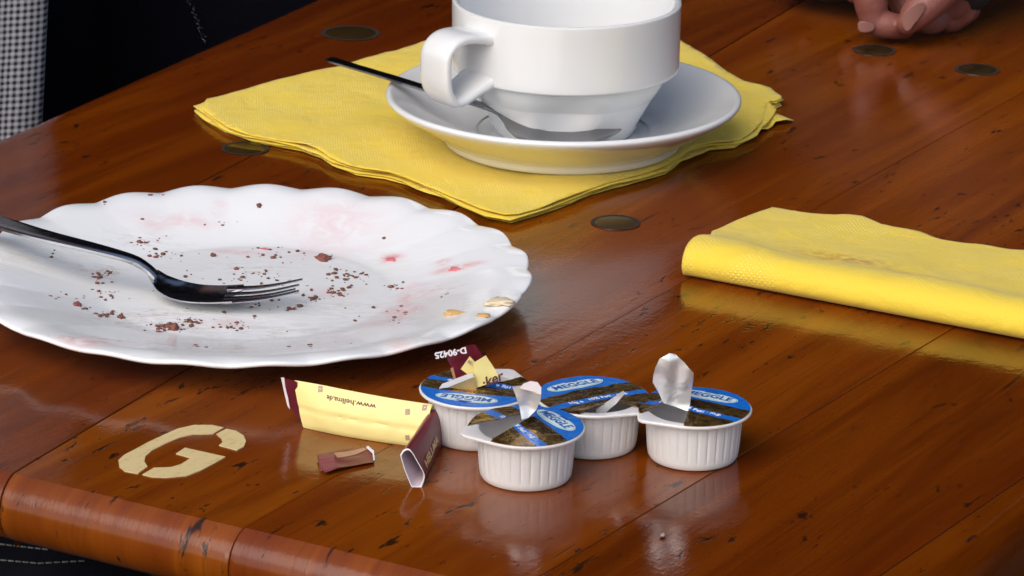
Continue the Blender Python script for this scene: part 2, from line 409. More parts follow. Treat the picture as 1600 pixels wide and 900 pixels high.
# one more joint between the far edge and the left joint (hidden by plate and napkin)
a0, d0 = joints[0]; a1, d1 = joints[1]
joints.insert(1, ((a0*.5+a1*.5), (d0*.5+d1*.5)))
LEN = 150; NR = 1.2; TH = 3.2
for i in range(len(joints)-1):
    (A, da), (B, db) = joints[i], joints[i+1]
    first, last = i == 0, i == len(joints)-2
    rnd = random.Random(i+5); tilt = rnd.uniform(-.03, .03); lift = rnd.uniform(-.015, .0)
    width = abs(A.y - B.y)
    # samples along the plank: nose underside -> nose -> top
    al = []
    for q in range(0, 13): th = R(180 - q*15); th = max(th, R(16)); al.append((-NR*(math.sin(th)-math.sin(R(16))), NR*(math.cos(th)-math.cos(R(16)))))
    al = [(x, z) for (x, z) in al]                     # from underside (z=-2NR) round to top (z=0)
    al = [(3, -2*NR)] + al
    s = .6
    while s < LEN: al.append((s, 0)); s += 1.5 if s < 80 else 6
    wts = [0.0, .05, .12, .22]
    def across():
        o = []
        L = width
        left = [(.02, -.12), (.026, -.03), (.04, 0), (.22, 0.0)] if not first else [(.02, -.9), (.03, -.45), (.15, -.18), (.4, -.04), (.8, 0)]
        right = [(.22, 0), (.04, 0), (.026, -.03), (.02, -.12)] if not last else [(1.9, 0), (1.4, -.08), (1.0, -.22), (.6, -.48), (.3, -.85), (.1, -1.3), (.03, -1.8), (.03, -2.4)]
        for d, z in left: o.append((d/L, z))
        for k in range(1, 12): o.append((.22/L + (1-(.22 + (2.4 if last else .22))/L)*k/12, 0))
        for d, z in right: o.append((1-d/L, z))
        return o
    ac = across(); v = []
    ac = [(0+ac[0][0], -2.4)] + ac + [(ac[-1][0], -2.6)]
    for (sx, z) in al:
        pa = A + da*sx; pb = B + db*sx
        for (t, dz) in ac:
            p = pa.lerp(pb, t)
            zz = z + dz + lift + tilt*(t-.5)*2
            if z < -.01: zz = z + max(dz, -2.4 if z > -NR else 0)*.5*(1+z/(2*NR)) + lift + tilt*(t-.5)*2
            sx_in = 0
            if z < 0 and dz < 0: sx_in = min(.12, -dz*.5)
            v.append((p.x + sx_in, p.y, zz))
    f = grid_faces(len(al), len(ac))
    f = [tuple(reversed(q)) for q in f]
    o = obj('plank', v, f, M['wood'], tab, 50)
    o.color = [(.74, .60, .55, 1), (.80, .68, .65, 1), (1.12, 1.13, 1.05, 1), (1.06, 1.0, .95, 1), (.74, .62, .55, 1), (.70, .60, .5, 1)][min(i, 5)]  # far-left and right planks darker: light falloff put into the tint
    fixn(o)
    me = o.data
    if me.polygons and sum(p.normal.z*p.area for p in me.polygons) < 0: me.flip_normals()
# dark filler strip under the joints, apron below
for (A, da) in joints[1:-1]:
    v = []
    for sx in (0.25, 0.4, LEN):
        p = A + da*sx
        for (dy, z) in ((-.12, -.16), (.12, -.16)):
            v.append((p.x, p.y+dy, z - (0.5 if sx < 0 else 0)))
    obj('joint_filler', v, [(0, 2, 3, 1), (2, 4, 5, 3)], M['groove'], tab)
for (px, py, r) in ((962, 348, .92), (383, 232, .95), (1527, 109, .95), (1366, 79, .95), (548, 52, 1.3)):
    c = tl(P(px, py)); n = 40; v = [(c.x, c.y, .018)]; f = []
    rg = [(r*.86, .018), (r*.93, .004), (r*.96, .006), (r, .014), (r*1.03, -.06)]
    for (rr, z) in rg:
        for k in range(n): a = 2*PI*k/n; v.append((c.x+rr*math.cos(a), c.y+rr*math.sin(a), z+.004))
    for k in range(n): f.append((0, 1+k, 1+(k+1) % n))
    for q in range(len(rg)-1):
        for k in range(n): f.append((1+q*n+k, 1+(q+1)*n+k, 1+(q+1)*n+(k+1) % n, 1+q*n+(k+1) % n))
    obj('wood_plug', v, f, M['plug'], tab, 30)
    # dark ring round it
    v = []; f = []
    for rr, z in ((r*.90, .024), (r*.98, .0265), (r*1.06, .024)):
        for k in range(n): a = 2*PI*k/n; q = rr*(1+.012*math.sin(3*a+px)); v.append((c.x+q*math.cos(a), c.y+q*math.sin(a), z))
    obj('plug_ring', v, grid_faces(3, n, True), M['groove'], tab, None)
# two long legs and an apron, below the top
def boxg(x0, x1, y0, y1, z0, z1):
    v = [(x, y, z) for z in (z0, z1) for (x, y) in ((x0, y0), (x1, y0), (x1, y1), (x0, y1))]
    return v, [(3, 2, 1, 0), (4, 5, 6, 7), (0, 1, 5, 4), (1, 2, 6, 5), (2, 3, 7, 6), (3, 0, 4, 7)]
for x in (40, 134):
    for y in (joints[0][0].y-11, joints[-1][0].y+4):
        v, f = boxg(x, x+6, y, y+6, -73.1, -3.3); obj('leg', v, f, M['wood'], tab, smooth=False)
# stencilled letter G, cream paint lying on the planks (outline measured on the table)
def cr(x, y): return P(x*.3125, 640 + y*.3125)
Gs = [[(1118, 92), (1060, 79), (970, 79), (890, 97), (820, 128), (740, 165), (680, 198), (622, 228), (592, 255), (597, 288), (625, 310), (690, 321), (738, 287), (722, 262), (727, 235), (760, 206), (830, 170), (900, 140), (965, 125), (1030, 124), (1066, 122)],
      [(1132, 98), (1180, 108), (1218, 132), (1230, 160), (1218, 188), (1185, 205), (1095, 180), (1112, 166), (1108, 148), (1082, 124)],
      [(712, 326), (770, 293), (855, 290), (905, 275), (955, 243), (880, 222), (925, 193), (1128, 238), (1080, 266), (1000, 308), (930, 333), (830, 341), (760, 338)]]
t_ = NT('cream_stencil_paint'); c_ = t_.coord(); ng = t_.noise(c_, 500, 4); ng2 = t_.noise(t_.coord(scale=(1, 14, 1)), 60, 3)
M['cream'] = t_.out(t_.mix(t_.ramp(t_.math('ADD', t_.math('MULTIPLY', ng, .5), t_.math('MULTIPLY', ng2, .5)), .25, .5), (.50, .33, .12), (.70, .55, .27)), .5, t_.bump(ng, .2, .0004), Coat_Weight=.4, Coat_Roughness=.15)
for g in Gs:
    pl = [tl(cr(*q)) for q in g]
    sheet('stencil_stroke', [(q.x, q.y) for q in pl], .35, lambda x, y: .022, .03, M['cream'], tab, 35)

#OBJECTS
# ------------------------------------------------------------------ napkin under the saucer: stacked plies
def N1(px, py, z=.3): p = P(px, py, z); return (p.x, p.y)
nap = empty('paper_napkin', (0, 0, 0), 0, 'yellow paper napkin spread in layers under the white saucer and cup', 'napkin')
top_ol = [N1(304, 167, .25), N1(345, 196), N1(385, 212), N1(425, 219), N1(470, 220, .5), N1(500, 230, .5), N1(520, 247, .45), N1(555, 261, .4), N1(600, 270), N1(628, 276, .35), N1(655, 285, .4), N1(690, 302), N1(720, 316), N1(760, 333), N1(798, 344, .2),
          N1(845, 327), N1(893, 310), N1(925, 296), N1(960, 284), N1(1005, 273), N1(1040, 262), N1(1060, 248, .3), N1(1078, 237, .3), N1(1110, 226), N1(1150, 222), N1(1176, 206, .4), N1(1192, 185, .5), N1(1198, 160, .6), N1(1200, 150, .6), N1(1212, 154, .5), N1(1224, 156, .3),
          N1(1212, 138, .5), N1(1202, 128, .5), N1(1150, 126), N1(1090, 80), N1(1000, 25), N1(890, -5), N1(670, 66), N1(480, 118), N1(380, 142)]
def ply_h(base, amp, seed):
    def h(x, y):
        wv = mnoise.noise(Vector((x*.33, y*.33, seed)))*amp + mnoise.noise(Vector((x*1.1, y*1.1, seed+7)))*amp*.3
        return max(.04, base + wv)
    return h
cx0 = sum(p[0] for p in top_ol)/len(top_ol); cy0 = sum(p[1] for p in top_ol)/len(top_ol)
def ply(k, base, amp, seed, shrink=1.0, jag=.12):
    ol = dense(top_ol, .35); out = []
    for i, p in enumerate(ol):
        d = Vector((p[0]-cx0, p[1]-cy0)); u = mnoise.noise(Vector((i*.11, seed, 0)))*jag*2.2 + mnoise.noise(Vector((i*.5, seed, 3)))*jag*.25
        d = d.normalized()*(d.length*shrink + u); out.append((cx0+d.x, cy0+d.y))
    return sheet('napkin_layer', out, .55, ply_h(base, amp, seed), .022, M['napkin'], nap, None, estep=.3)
ply(0, .05, .03, 1.3, .992, .14); ply(1, .15, .07, 5.1, .998, .16); ply(2, .26, .09, 9.4, 1.004, .18)
hT = ply_h(.38, .11, 12.0)
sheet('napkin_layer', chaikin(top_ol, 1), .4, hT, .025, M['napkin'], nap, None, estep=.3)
# the turned-up corner points on the right
fo = [N1(1197, 163, .25), N1(1207, 166, .35), N1(1222, 176, .25), N1(1241, 187, .15), N1(1228, 191, .12), N1(1212, 192, .15), N1(1200, 200, .15), N1(1184, 209, .12), N1(1160, 216), N1(1120, 226), N1(1100, 200)]
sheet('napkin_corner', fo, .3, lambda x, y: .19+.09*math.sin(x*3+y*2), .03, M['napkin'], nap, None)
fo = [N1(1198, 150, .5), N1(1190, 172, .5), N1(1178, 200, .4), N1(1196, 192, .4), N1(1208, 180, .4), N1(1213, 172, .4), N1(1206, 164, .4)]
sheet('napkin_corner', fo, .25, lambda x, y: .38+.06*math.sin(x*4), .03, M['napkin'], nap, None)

# ------------------------------------------------------------------ saucer, cup, spoon
SZ = .42
sc_ = P(879, 153, SZ+2.0); SCX, SCY = 2.0, 148.7
sau = empty('saucer', (SCX, SCY, SZ), 0, 'round white porcelain saucer under the coffee cup, on the spread yellow napkin', 'saucer')
prof = [(0, .25), (4.2, .25), (4.5, 0.02), (4.75, 0), (4.95, .12), (5.1, .42), (5.6, .75), (6.4, 1.25), (7.0, 1.62), (7.25, 1.80), (7.38, 1.96), (7.36, 2.08), (7.24, 2.13), (7.08, 2.08), (6.6, 1.80), (5.8, 1.28), (4.9, .82), (4.3, .62), (3.6, .58), (3.45, .50), (0, .50)]
pr = crspline(prof, 3); v, f = lathe([(max(0.001, p[0]), p[1]) for p in pr], 128); fixn(obj('saucer_body', v, f, M['white'], sau, 60))

CZ = SZ + .5; CX, CY = 2.05, 148.8
cup = empty('coffee_cup', (CX, CY, CZ), 0, 'large white porcelain coffee cup with squared loop handle, standing on the saucer', 'cup')
def cupf(r, z, a):
    if 0.3 < z < 2.6 and r > 2.2:
        k = math.sin(PI*min(1, (z-.1)/2.6)); m_ = max(0, math.cos(4*(a - R(268)))) ** 1.5
        r = r*(1 - .085*k*m_)
    return r, z
prof = [(0.01, .15), (2.4, .15), (2.6, 0), (2.78, .0), (2.95, .15), (3.28, .75), (3.6, 1.3), (3.9, 1.85), (4.18, 2.4), (4.32, 2.66), (4.58, 2.72), (4.68, 2.78), (4.72, 2.92), (4.72, 3.6), (4.72, 4.6), (4.73, 5.45), (4.70, 5.56), (4.60, 5.60), (4.50, 5.56), (4.44, 5.42), (4.42, 4.5), (4.38, 3.2), (4.2, 2.3), (3.5, 1.3), (2.8, .6), (1.5, .45), (0.01, .42)]
v, f = lathe(crspline(prof, 4), 144, cupf); v = [tuple(p) for p in v]; fixn(obj('cup_body', v, f, M['white'], cup, 70))
ha = R(219); hd = Vector((math.cos(ha), math.sin(ha), 0)); ht = Vector((-hd.y, hd.x, 0))
path = crspline([(4.35, 4.65), (4.9, 4.8), (5.7, 4.9), (6.3, 4.78), (6.72, 4.35), (6.78, 3.6), (6.7, 2.9), (6.4, 2.42), (5.95, 2.35), (5.2, 2.65), (4.4, 3.0)], 6)
v = []; nsec = 20
for i, p in enumerate(path):
    a = path[max(0, i-1)]; b = path[min(len(path)-1, i+1)]; tx, tz = b[0]-a[0], b[1]-a[1]; L = math.hypot(tx, tz); nx, nz = tz/L, -tx/L
    fl_ = i/(len(path)-1); wd = .92 + .18*(abs(fl_-.5)*2)**6; th = .23 + .12*(abs(fl_-.5)*2)**5
    for k in range(nsec):
        q = 2*PI*k/nsec; cxs = math.copysign(abs(math.cos(q))**.55, math.cos(q)); szs = math.copysign(abs(math.sin(q))**.7, math.sin(q))
        r_ = p[0]-nx*szs*th; z_ = p[1]-nz*szs*th; v.append(hd*r_ + ht*(cxs*wd) + Vector((0, 0, z_)))
f = grid_faces(len(path), nsec, True); fixn(obj('handle', v, f, M['white'], cup, 80))

def cutlery(name, st, m, parent, n=12, nc=9):
    """stations (x,y,z,width,dish,thick)"""
    sp = crspline(st, n); v = []; N = len(sp)
    for i, p in enumerate(sp):
        a = Vector(sp[max(0, i-1)][:3]); b = Vector(sp[min(N-1, i+1)][:3]); T = (b-a).normalized()
        Sd = T.cross(Vector((0, 0, 1))).normalized(); Nn = Sd.cross(T).normalized(); c = Vector(p[:3]); wd, di, th = max(.01, p[3]), p[4], max(.01, p[5])
        for k in range(nc):
            j = -1 + 2*k/(nc-1); v.append(c + Sd*(wd/2*j) + Nn*(di*(j*j-1) + th*.5*(1-abs(j)**4*.6)))
        for k in range(nc):
            j = 1 - 2*k/(nc-1); v.append(c + Sd*(wd/2*j*.99) + Nn*(di*(j*j-1) - th*.5*(1-abs(j)**4*.6)))
    f = grid_faces(N, 2*nc, True); f.append(tuple(range(2*nc))); f.append(tuple(reversed(range((N-1)*2*nc, N*2*nc))))
    return fixn(obj(name, v, f, m, parent, 50))
spn = empty('teaspoon', (0, 0, 0), 0, 'small steel teaspoon lying in the saucer, its handle sticking out past the rim', 'spoon')
def W(px, py, z, *r): p = P(px, py, z); return (p.x, p.y, z) + r
cutlery('spoon_body', [W(516, 92, 3.35, .50, 0, .14), W(530, 97, 3.3, .64, .02, .16), W(610, 121, 2.85, .60, .02, .18), W(690, 146, 2.62, .50, .01, .2), W(745, 162, 2.45, .44, 0, .22), W(778, 174, 2.28, .46, 0, .24), W(795, 187, 2.08, .62, .02, .2), W(812, 202, 1.88, 1.1, .10, .12), W(835, 212, 1.78, 1.7, .18, .10), W(865, 216, 1.74, 2.1, .22, .09), W(900, 216, 1.76, 2.1, .22, .09), W(932, 211, 1.86, 1.6, .16, .09), W(955, 206, 1.96, .8, .08, .09), W(970, 202, 2.02, .12, 0, .07)], M['dark_steel'], spn)

# ------------------------------------------------------------------ fluted plate with crumbs and smears
PLX, PLY = -9.65, 128.7; NF = 23; PR = .985
def zpl(r, a):
    t = max(0, min(1, (r-5.4)/(10.5-5.4)))
    base = .38 + 1.0*(t*t*(3-2*t)*.45 + t*.55) - .10*max(0, (t-.8)/.2)**2
    base += .01*math.exp(-((r-5.2)/.3)**2)
    ph = NF*a + 1.5*(r-6)/4.5
    am = max(0, (r-5.9)/4.6); wv = abs(math.cos(ph/2))
    return base + (wv-.6)*.04*am**1.2 + .075*max(0, (r-9.2)/1.3)**1.5*(.5*math.cos(ph)+.25*(wv-.6))
def rpl(r, a):
    ph = NF*a + 1.5; k = max(0, (r-8)/2.5)
    return .975*r*(1 + .008*k*(abs(math.cos(ph/2))-.5)*2)
pla = empty('dessert_plate', (PLX, PLY, 0), 0, 'white fluted dessert plate smeared with cream, jam and brown cake crumbs', 'plate')
NA, NRr = 460, 84; v = []
rs = [10.5*k/NRr for k in range(NRr+1)]
for r in rs:
    for k in range(NA): a = 2*PI*k/NA; q = rpl(max(r, .001), a); v.append((q*math.cos(a), q*math.sin(a), zpl(r, a)))
for (dr, dz) in ((.06, -.02), (.09, -.07), (.07, -.13), (0, -.18), (-.3, -.24)):
    for k in range(NA): a = 2*PI*k/NA; q = rpl(10.5, a)+dr; v.append((q*math.cos(a), q*math.sin(a), zpl(10.5, a)+dz))
for (r, z) in ((9, .74), (7, .3), (6.2, .16), (6.0, .0), (5.7, 0.0), (5.5, .16), (.001, .18)):
    for k in range(NA): a = 2*PI*k/NA; v.append((r*math.cos(a), r*math.sin(a), z + (.04*math.cos(NF*a) if r > 8 else 0)))
f = grid_faces(NRr+1+5+7, NA, True); po = fixn(obj('plate_body', v, f, M['plate'], pla, 70))
def PP(px, py):       # pixel -> point on the plate surface
    z = .6
    for _ in range(6):
        p = P(px, py, z); dx, dy = p.x-PLX, p.y-PLY; r = min(10.4, math.hypot(dx, dy)); z = z*.4 + zpl(r, math.atan2(dy, dx))*.6
    return Vector((dx, dy, z))
smear = [  # px, py, rx(cm), ry(cm), channel, amount
 (515, 345, 1.4, 1.5, 0, .30), (365, 394, .8, .25, 0, .55), (612, 405, .45, .42, 0, .9), (692, 412, .3, .3, 0, .9), (717, 420, .85, .32, 0, .9), (545, 365, 2.2, 1.6, 0, .10), (480, 395, 2.0, .6, 0, .18),
 (650, 455, .5, .7, 0, .5), (640, 468, .4, .5, 0, .45), (632, 487, .75, .8, 0, .55), (605, 505, 1.0, 1.0, 0, .25), (530, 457, .8, .5, 0, .35), (350, 505, .9, .5, 0, .3), (300, 347, .8, .5, 0, .35), (340, 326, .3, .5, 0, .35), (240, 355, .4, .4, 0, .3), (130, 536, .8, .6, 0, .45), (165, 540, .7, .4, 0, .3), (620, 540, .5, .8, 0, .35), (255, 345, 1.6, .6, 0, .15), (690, 495, .4, .4, 0, .2), (660, 470, 1.4, 2.2, 0, .12),
 (245, 490, 1.2, .6, 1, .8), (155, 425, .9, .7, 1, .7), (215, 510, 1.8, .6, 1, .5), (330, 545, 2.2, .5, 1, .8), (270, 500, 2.0, .9, 1, .35), (150, 535, 1.6, .6, 1, .6), (420, 520, 3, 1.2, 1, .35), (395, 420, 1.6, .7, 1, .35), (560, 480, 1.6, 1.2, 1, .35), (480, 545, 2.0, .6, 1, .5), (620, 505, .8, .7, 1, .5), (500, 530, 1.4, .8, 1, .35), (90, 470, .9, .9, 1, .25), (690, 455, .9, .7, 1, .35), (225, 380, 1.4, .8, 1, .3),
 (380, 470, 5.5, 4.5, 2, .45), (100, 400, 1.5, 1.5, 2, .8), (20, 400, 1.2, 2.0, 2, .9), (745, 480, 2, 1.8, 2, .5), (560, 545, 3, .8, 2, .5), (300, 560, 3, .7, 2, .5), (60, 500, 2, 1.5, 2, .4), (650, 530, 1.6, 1.5, 2, .4), (600, 420, 3, 2, 2, .3)]
NV = len(po.data.vertices); co = np.zeros(NV*3); po.data.vertices.foreach_get('co', co); co = co.reshape(-1, 3)*100
colr = np.zeros((NV, 4), np.float32); colr[:, 3] = 1
for (px, py, rx, ry, ch, am) in smear:
    c = PP(px, py); dd = ((co[:, 0]-c.x)/rx)**2 + ((co[:, 1]-c.y)/ry)**2
    g = am*np.exp(-dd**(1.6 if am > .5 else 1.0)*.9); colr[:, ch] = 1-(1-colr[:, ch])*(1-g)
at = po.data.attributes.new('stains', 'FLOAT_COLOR', 'POINT'); at.data.foreach_set('color', colr.ravel())

def lump(r, seed, squash=.7, det=2):
    bm = bmesh.new(); bmesh.ops.create_icosphere(bm, subdivisions=det, radius=1)
    rn = random.Random(seed); sx, sy = rn.uniform(.7, 1.3), rn.uniform(.7, 1.3)
    for q in bm.verts:
        d = 1 + .55*mnoise.noise(q.co*1.6 + Vector((seed*3.1, seed, 0))) + .25*mnoise.noise(q.co*4 + Vector((seed, 0, 9)))
        q.co = Vector((q.co.x*sx, q.co.y*sy, q.co.z*squash))*d*r
    v = [tuple(q.co) for q in bm.verts]; f = [tuple(e.index for e in q.verts) for q in bm.faces]; bm.free(); return v, f
M['crumb'] = plain('chocolate_crumb', (.16, .068, .042), .85, 1500, .5, .6)
M['crumb_red'] = plain('reddish_crumb', (.22, .075, .055), .7, 1500, .4, .5)
M['crumb_tan'] = plain('baked_crust_crumb', (.62, .38, .15), .8, 900, .35, .5)
M['cream_blob'] = plain('cream_blob', (.74, .62, .42), .45, 200, .1, .3)
M['jam'] = plain('pink_jam', (.72, .20, .22), .3, 250, .25, .4, Subsurface_Weight=.2, Subsurface_Scale=.003)
big = [(405, 323, .13, 'crumb', 'brown cake crumb alone near the far rim of the plate'), (505, 405, .20, 'crumb_red', 'dark red-brown cake crumb right of the plate centre, just behind the fork tips'),
 (333, 400, .12, 'crumb', 'brown crumb behind the fork head, in the plate centre'), (600, 374, .10, 'crumb', 'small dark crumb behind the pink jam spot'),
 (120, 478, .15, 'crumb_red', 'reddish crumb at the left end of the crumb row before the fork'), (189, 497, .11, 'crumb', 'brown crumb at the right end of the short row before the fork neck'),
 (218, 380, .13, 'crumb_red', 'reddish crumb just behind the fork handle'), (272, 514, .20, 'crumb_red', 'largest reddish crumb of the pile at the plate front'),
 (413, 389, .12, 'jam', 'small piece of jam behind the fork tips'), (782, 476, .34, 'cream_blob', 'pale cream blob on the right rim of the plate'),
 (709, 494, .27, 'crumb_tan', 'tan crust flake on the front right of the plate'), (754, 495, .16, 'crumb_tan', 'smaller tan crust flake beside the cream blob'),
 (614, 405, .20, 'jam', 'round pink jam spot right of the plate centre'), (716, 421, .25, 'jam', 'long pink jam spot near the right rim of the plate')]
for i, (px, py, r, mt, lb) in enumerate(big):
    p = PP(px, py); v, f = lump(r, i+1, .22 if mt == 'jam' else (.35 if mt in ('cream_blob', 'crumb_tan') else .7), 3)
    if mt == 'jam' or mt in ('cream_blob', 'crumb_tan'): v = [(a*1.5, b, c) for a, b, c in v]
    nm = {'jam': 'jam_spot', 'cream_blob': 'cream_blob', 'crumb_tan': 'crust_flake'}.get(mt, 'cake_crumb')
    o = obj(nm, v, f, M[mt], None, None); o.location = (Vector((PLX+p.x, PLY+p.y, p.z + r*(.02 if mt == 'jam' else .25))))*S
    tag(o, lb, {'jam': 'jam', 'cream_blob': 'cream', 'crumb_tan': 'crumb'}.get(mt, 'crumb'))
# all the little ones
cl = [(155, 430, 18, 10, 26), (82, 398, 7, 8, 8), (265, 512, 28, 6, 40), (300, 504, 18, 5, 20), (130, 483, 12, 5, 14), (165, 493, 18, 4, 18), (245, 305, 16, 8, 7), (215, 380, 22, 10, 14), (350, 350, 26, 5, 9), (250, 375, 12, 8, 6),
      (525, 458, 16, 5, 18), (490, 468, 8, 3, 9), (400, 430, 34, 9, 14), (540, 430, 30, 8, 20), (360, 510, 20, 5, 12), (618, 450, 14, 7, 8), (620, 505, 14, 8, 10), (700, 462, 14, 8, 9), (310, 545, 26, 3, 12), (550, 537, 18, 5, 8), (95, 465, 26, 8, 10), (160, 460, 26, 8, 14), (480, 545, 40, 5, 10), (265, 400, 30, 10, 12), (630, 487, 12, 8, 8), (165, 320, 4, 4, 2), (228, 342, 8, 6, 3), (400, 460, 120, 40, 60), (560, 325, 20, 4, 3), (420, 395, 60, 10, 14)]
rn = random.Random(4); parts = []; parts2 = []
for (px, py, sx, sy, n) in cl:
    for k in range(int(n*1.6)):
        a, b = px+rn.gauss(0, sx*.6), py+rn.gauss(0, sy*.6); p = PP(a, b)
        if math.hypot(p.x, p.y) > 10: continue
        r = .026 + .085*rn.random()**2.2; v, f = lump(r, rn.randint(0, 999), .42, 1)
        (parts if rn.random() < .6 else parts2).append(([(PLX+p.x+q[0], PLY+p.y+q[1], p.z+r*.35+q[2]) for q in v], f))
v, f = merge(parts); tag(obj('crumb_scatter', v, f, M['crumb'], None, None), 'fine dark brown crumbs scattered over the plate', 'crumbs', kind='stuff')
v, f = merge(parts2); tag(obj('crumb_scatter', v, f, M['crumb_red'], None, None), 'fine reddish crumbs scattered over the plate', 'crumbs', kind='stuff')

# fork on the plate
frk = empty('dessert_fork', (0, 0, 0), 0, 'steel dessert fork lying on the plate, handle over the left rim, tines pointing right', 'fork')
cutlery('handle', [W(-330, 268, 2.6, 1.5, .02, .22), W(-200, 296, 2.5, 1.45, .02, .24), W(-60, 331, 2.35, 1.15, .02, .25), W(60, 366, 2.15, .95, .02, .25), W(140, 386, 1.95, .80, .02, .25), W(200, 403, 1.72, .62, 0, .26), W(226, 416, 1.5, .52, 0, .27), W(245, 432, 1.15, .62, 0, .25)], M['steel'], frk)
hs = [W(240, 427, 1.22, .60, 0, .24), W(252, 438, 1.02, .95, .05, .18), W(272, 450, .86, 1.55, .14, .14), W(300, 458, .80, 1.95, .20, .13), W(335, 460, .84, 2.0, .20, .12), W(372, 458.5, .94, 1.98, .17, .12)]
cutlery('head', hs, M['steel'], frk)
e0 = Vector(W(352, 459.5, .89)[:3]); T = (Vector(W(470, 444, 1.35)[:3]) - e0); Sd = T.cross(Vector((0, 0, 1))).normalized()
for k in range(4):
    j = (-.75 + .5*k)*1.0; pts = []
    for q in range(6):
        u = q/5; c = e0 + T*u*(1 - .03*(k % 3)) + Sd*(j*(1-.12*u)) + Vector((0, 0, -.10*math.sin(PI*u) + .12*(j*j-1)*.9)); pts.append((c.x, c.y, c.z+.01, .42*(1-.55*u), .0, .13*(1-.45*u)))
    cutlery('tine', pts, M['steel'], frk, 6, 5)

# ------------------------------------------------------------------ folded napkin at the right
A0 = P(1062, 437); A1 = P(1600, 539); ax = (A1-A0).normalized(); nx_ = Vector((-ax.y, ax.x, 0))
n2 = empty('paper_napkin', (A0.x, A0.y, 0), math.atan2(ax.y, ax.x), 'folded yellow paper napkin with a thick rounded fold, lying alone at the right', 'napkin')
def l2(p): d = Vector((p.x-A0.x, p.y-A0.y, 0)); return (d.dot(ax), d.dot(nx_), p.z)
pf = crspline([(5, .05), (2.5, .05), (.9, .06), (.35, .12), (.08, .40), (.10, .78), (.38, 1.10), (.85, 1.26), (1.5, 1.24), (2.3, 1.05), (3.2, .86), (4.4, .72), (5.8, .62), (7.2, .52), (8.6, .42), (9.1, .38)], 5)
bl_ = [l2(P(1205, 322, .45)), l2(P(1150, 343, .7)), l2(P(1090, 362, 1.0))]
def lstart(nn, z):
    if z < .3 and nn > .5: return .15 + nn*.12
    pts = [(0, 0.05), (.5, -.02), (1.2, -.05), (2.5, -.02), (4, bl_[2][0]+.05), (6.2, bl_[1][0]-.1), (9.3, bl_[0][0]+.0)]
    for a, b in zip(pts, pts[1:]):
        if nn <= b[0]: t = (nn-a[0])/(b[0]-a[0]); return a[1]+(b[1]-a[1])*t
    return pts[-1][1]
def roll(name, inset, seed, zmul=1.0, blen=1.0):
    prof = [(p[0], p[1]) for p in pf]; NI = 90; v = []; uv = []; st = []
    prof = [(inset + n_*(1-inset*.1) if n_ < 8 else n_*blen, .05 + (z_-.05)*zmul) for n_, z_ in prof]
    for i in range(NI+1):
        arc = 0
        for j, (nn, z) in enumerate(prof):
            if j: arc += math.hypot(nn-prof[j-1][0], z-prof[j-1][1])
            l0 = lstart(nn, z); L = l0 + (24-l0)*(i/NI)**1.1
            back = max(0, (nn-4)/5)
            w1 = mnoise.noise(Vector((L*.22, nn*.25, seed)))*.22 + mnoise.noise(Vector((L*.8, nn*.5, seed)))*.06
            nn2 = nn + back**3*(mnoise.noise(Vector((L*.5, 3, seed)))*.55 + mnoise.noise(Vector((L*3, 3, seed)))*.05) + w1*.25*(1 if z > .3 else 0)
            zz = z + (w1*min(1, nn/2) if z > .3 else 0)
            zz += -.10*math.exp(-((nn-2.6)/.8)**2)*(z > .3)*math.exp(-((L-7)/5)**2)
            v.append((L, nn2, max(.03, zz))); uv.append((L, arc))
            st.append(-.95*min(1, max(0, (L-2.2)/2.5))*math.exp(-((nn-.3)/1.1)**2) + 1.0*math.exp(-((nn-3.3)/.5)**2 - ((L-5.2)/1.7)**2) + .35*math.exp(-((nn-2.6)/.4)**2 - ((L-8)/1.6)**2) if z > .3 else -.9)
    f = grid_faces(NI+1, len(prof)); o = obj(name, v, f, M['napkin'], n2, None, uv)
    at = o.data.attributes.new('stain', 'FLOAT', 'POINT'); at.data.foreach_set('value', st)
    sm = o.modifiers.new('paper', 'SOLIDIFY'); sm.thickness = .035*S; sm.offset = 0
    return o
roll('napkin_fold', 0, 3.0); roll('inner_fold', .14, 3.0, .86, 1.012); roll('inner_fold', .28, 3.2, .70, 1.006)

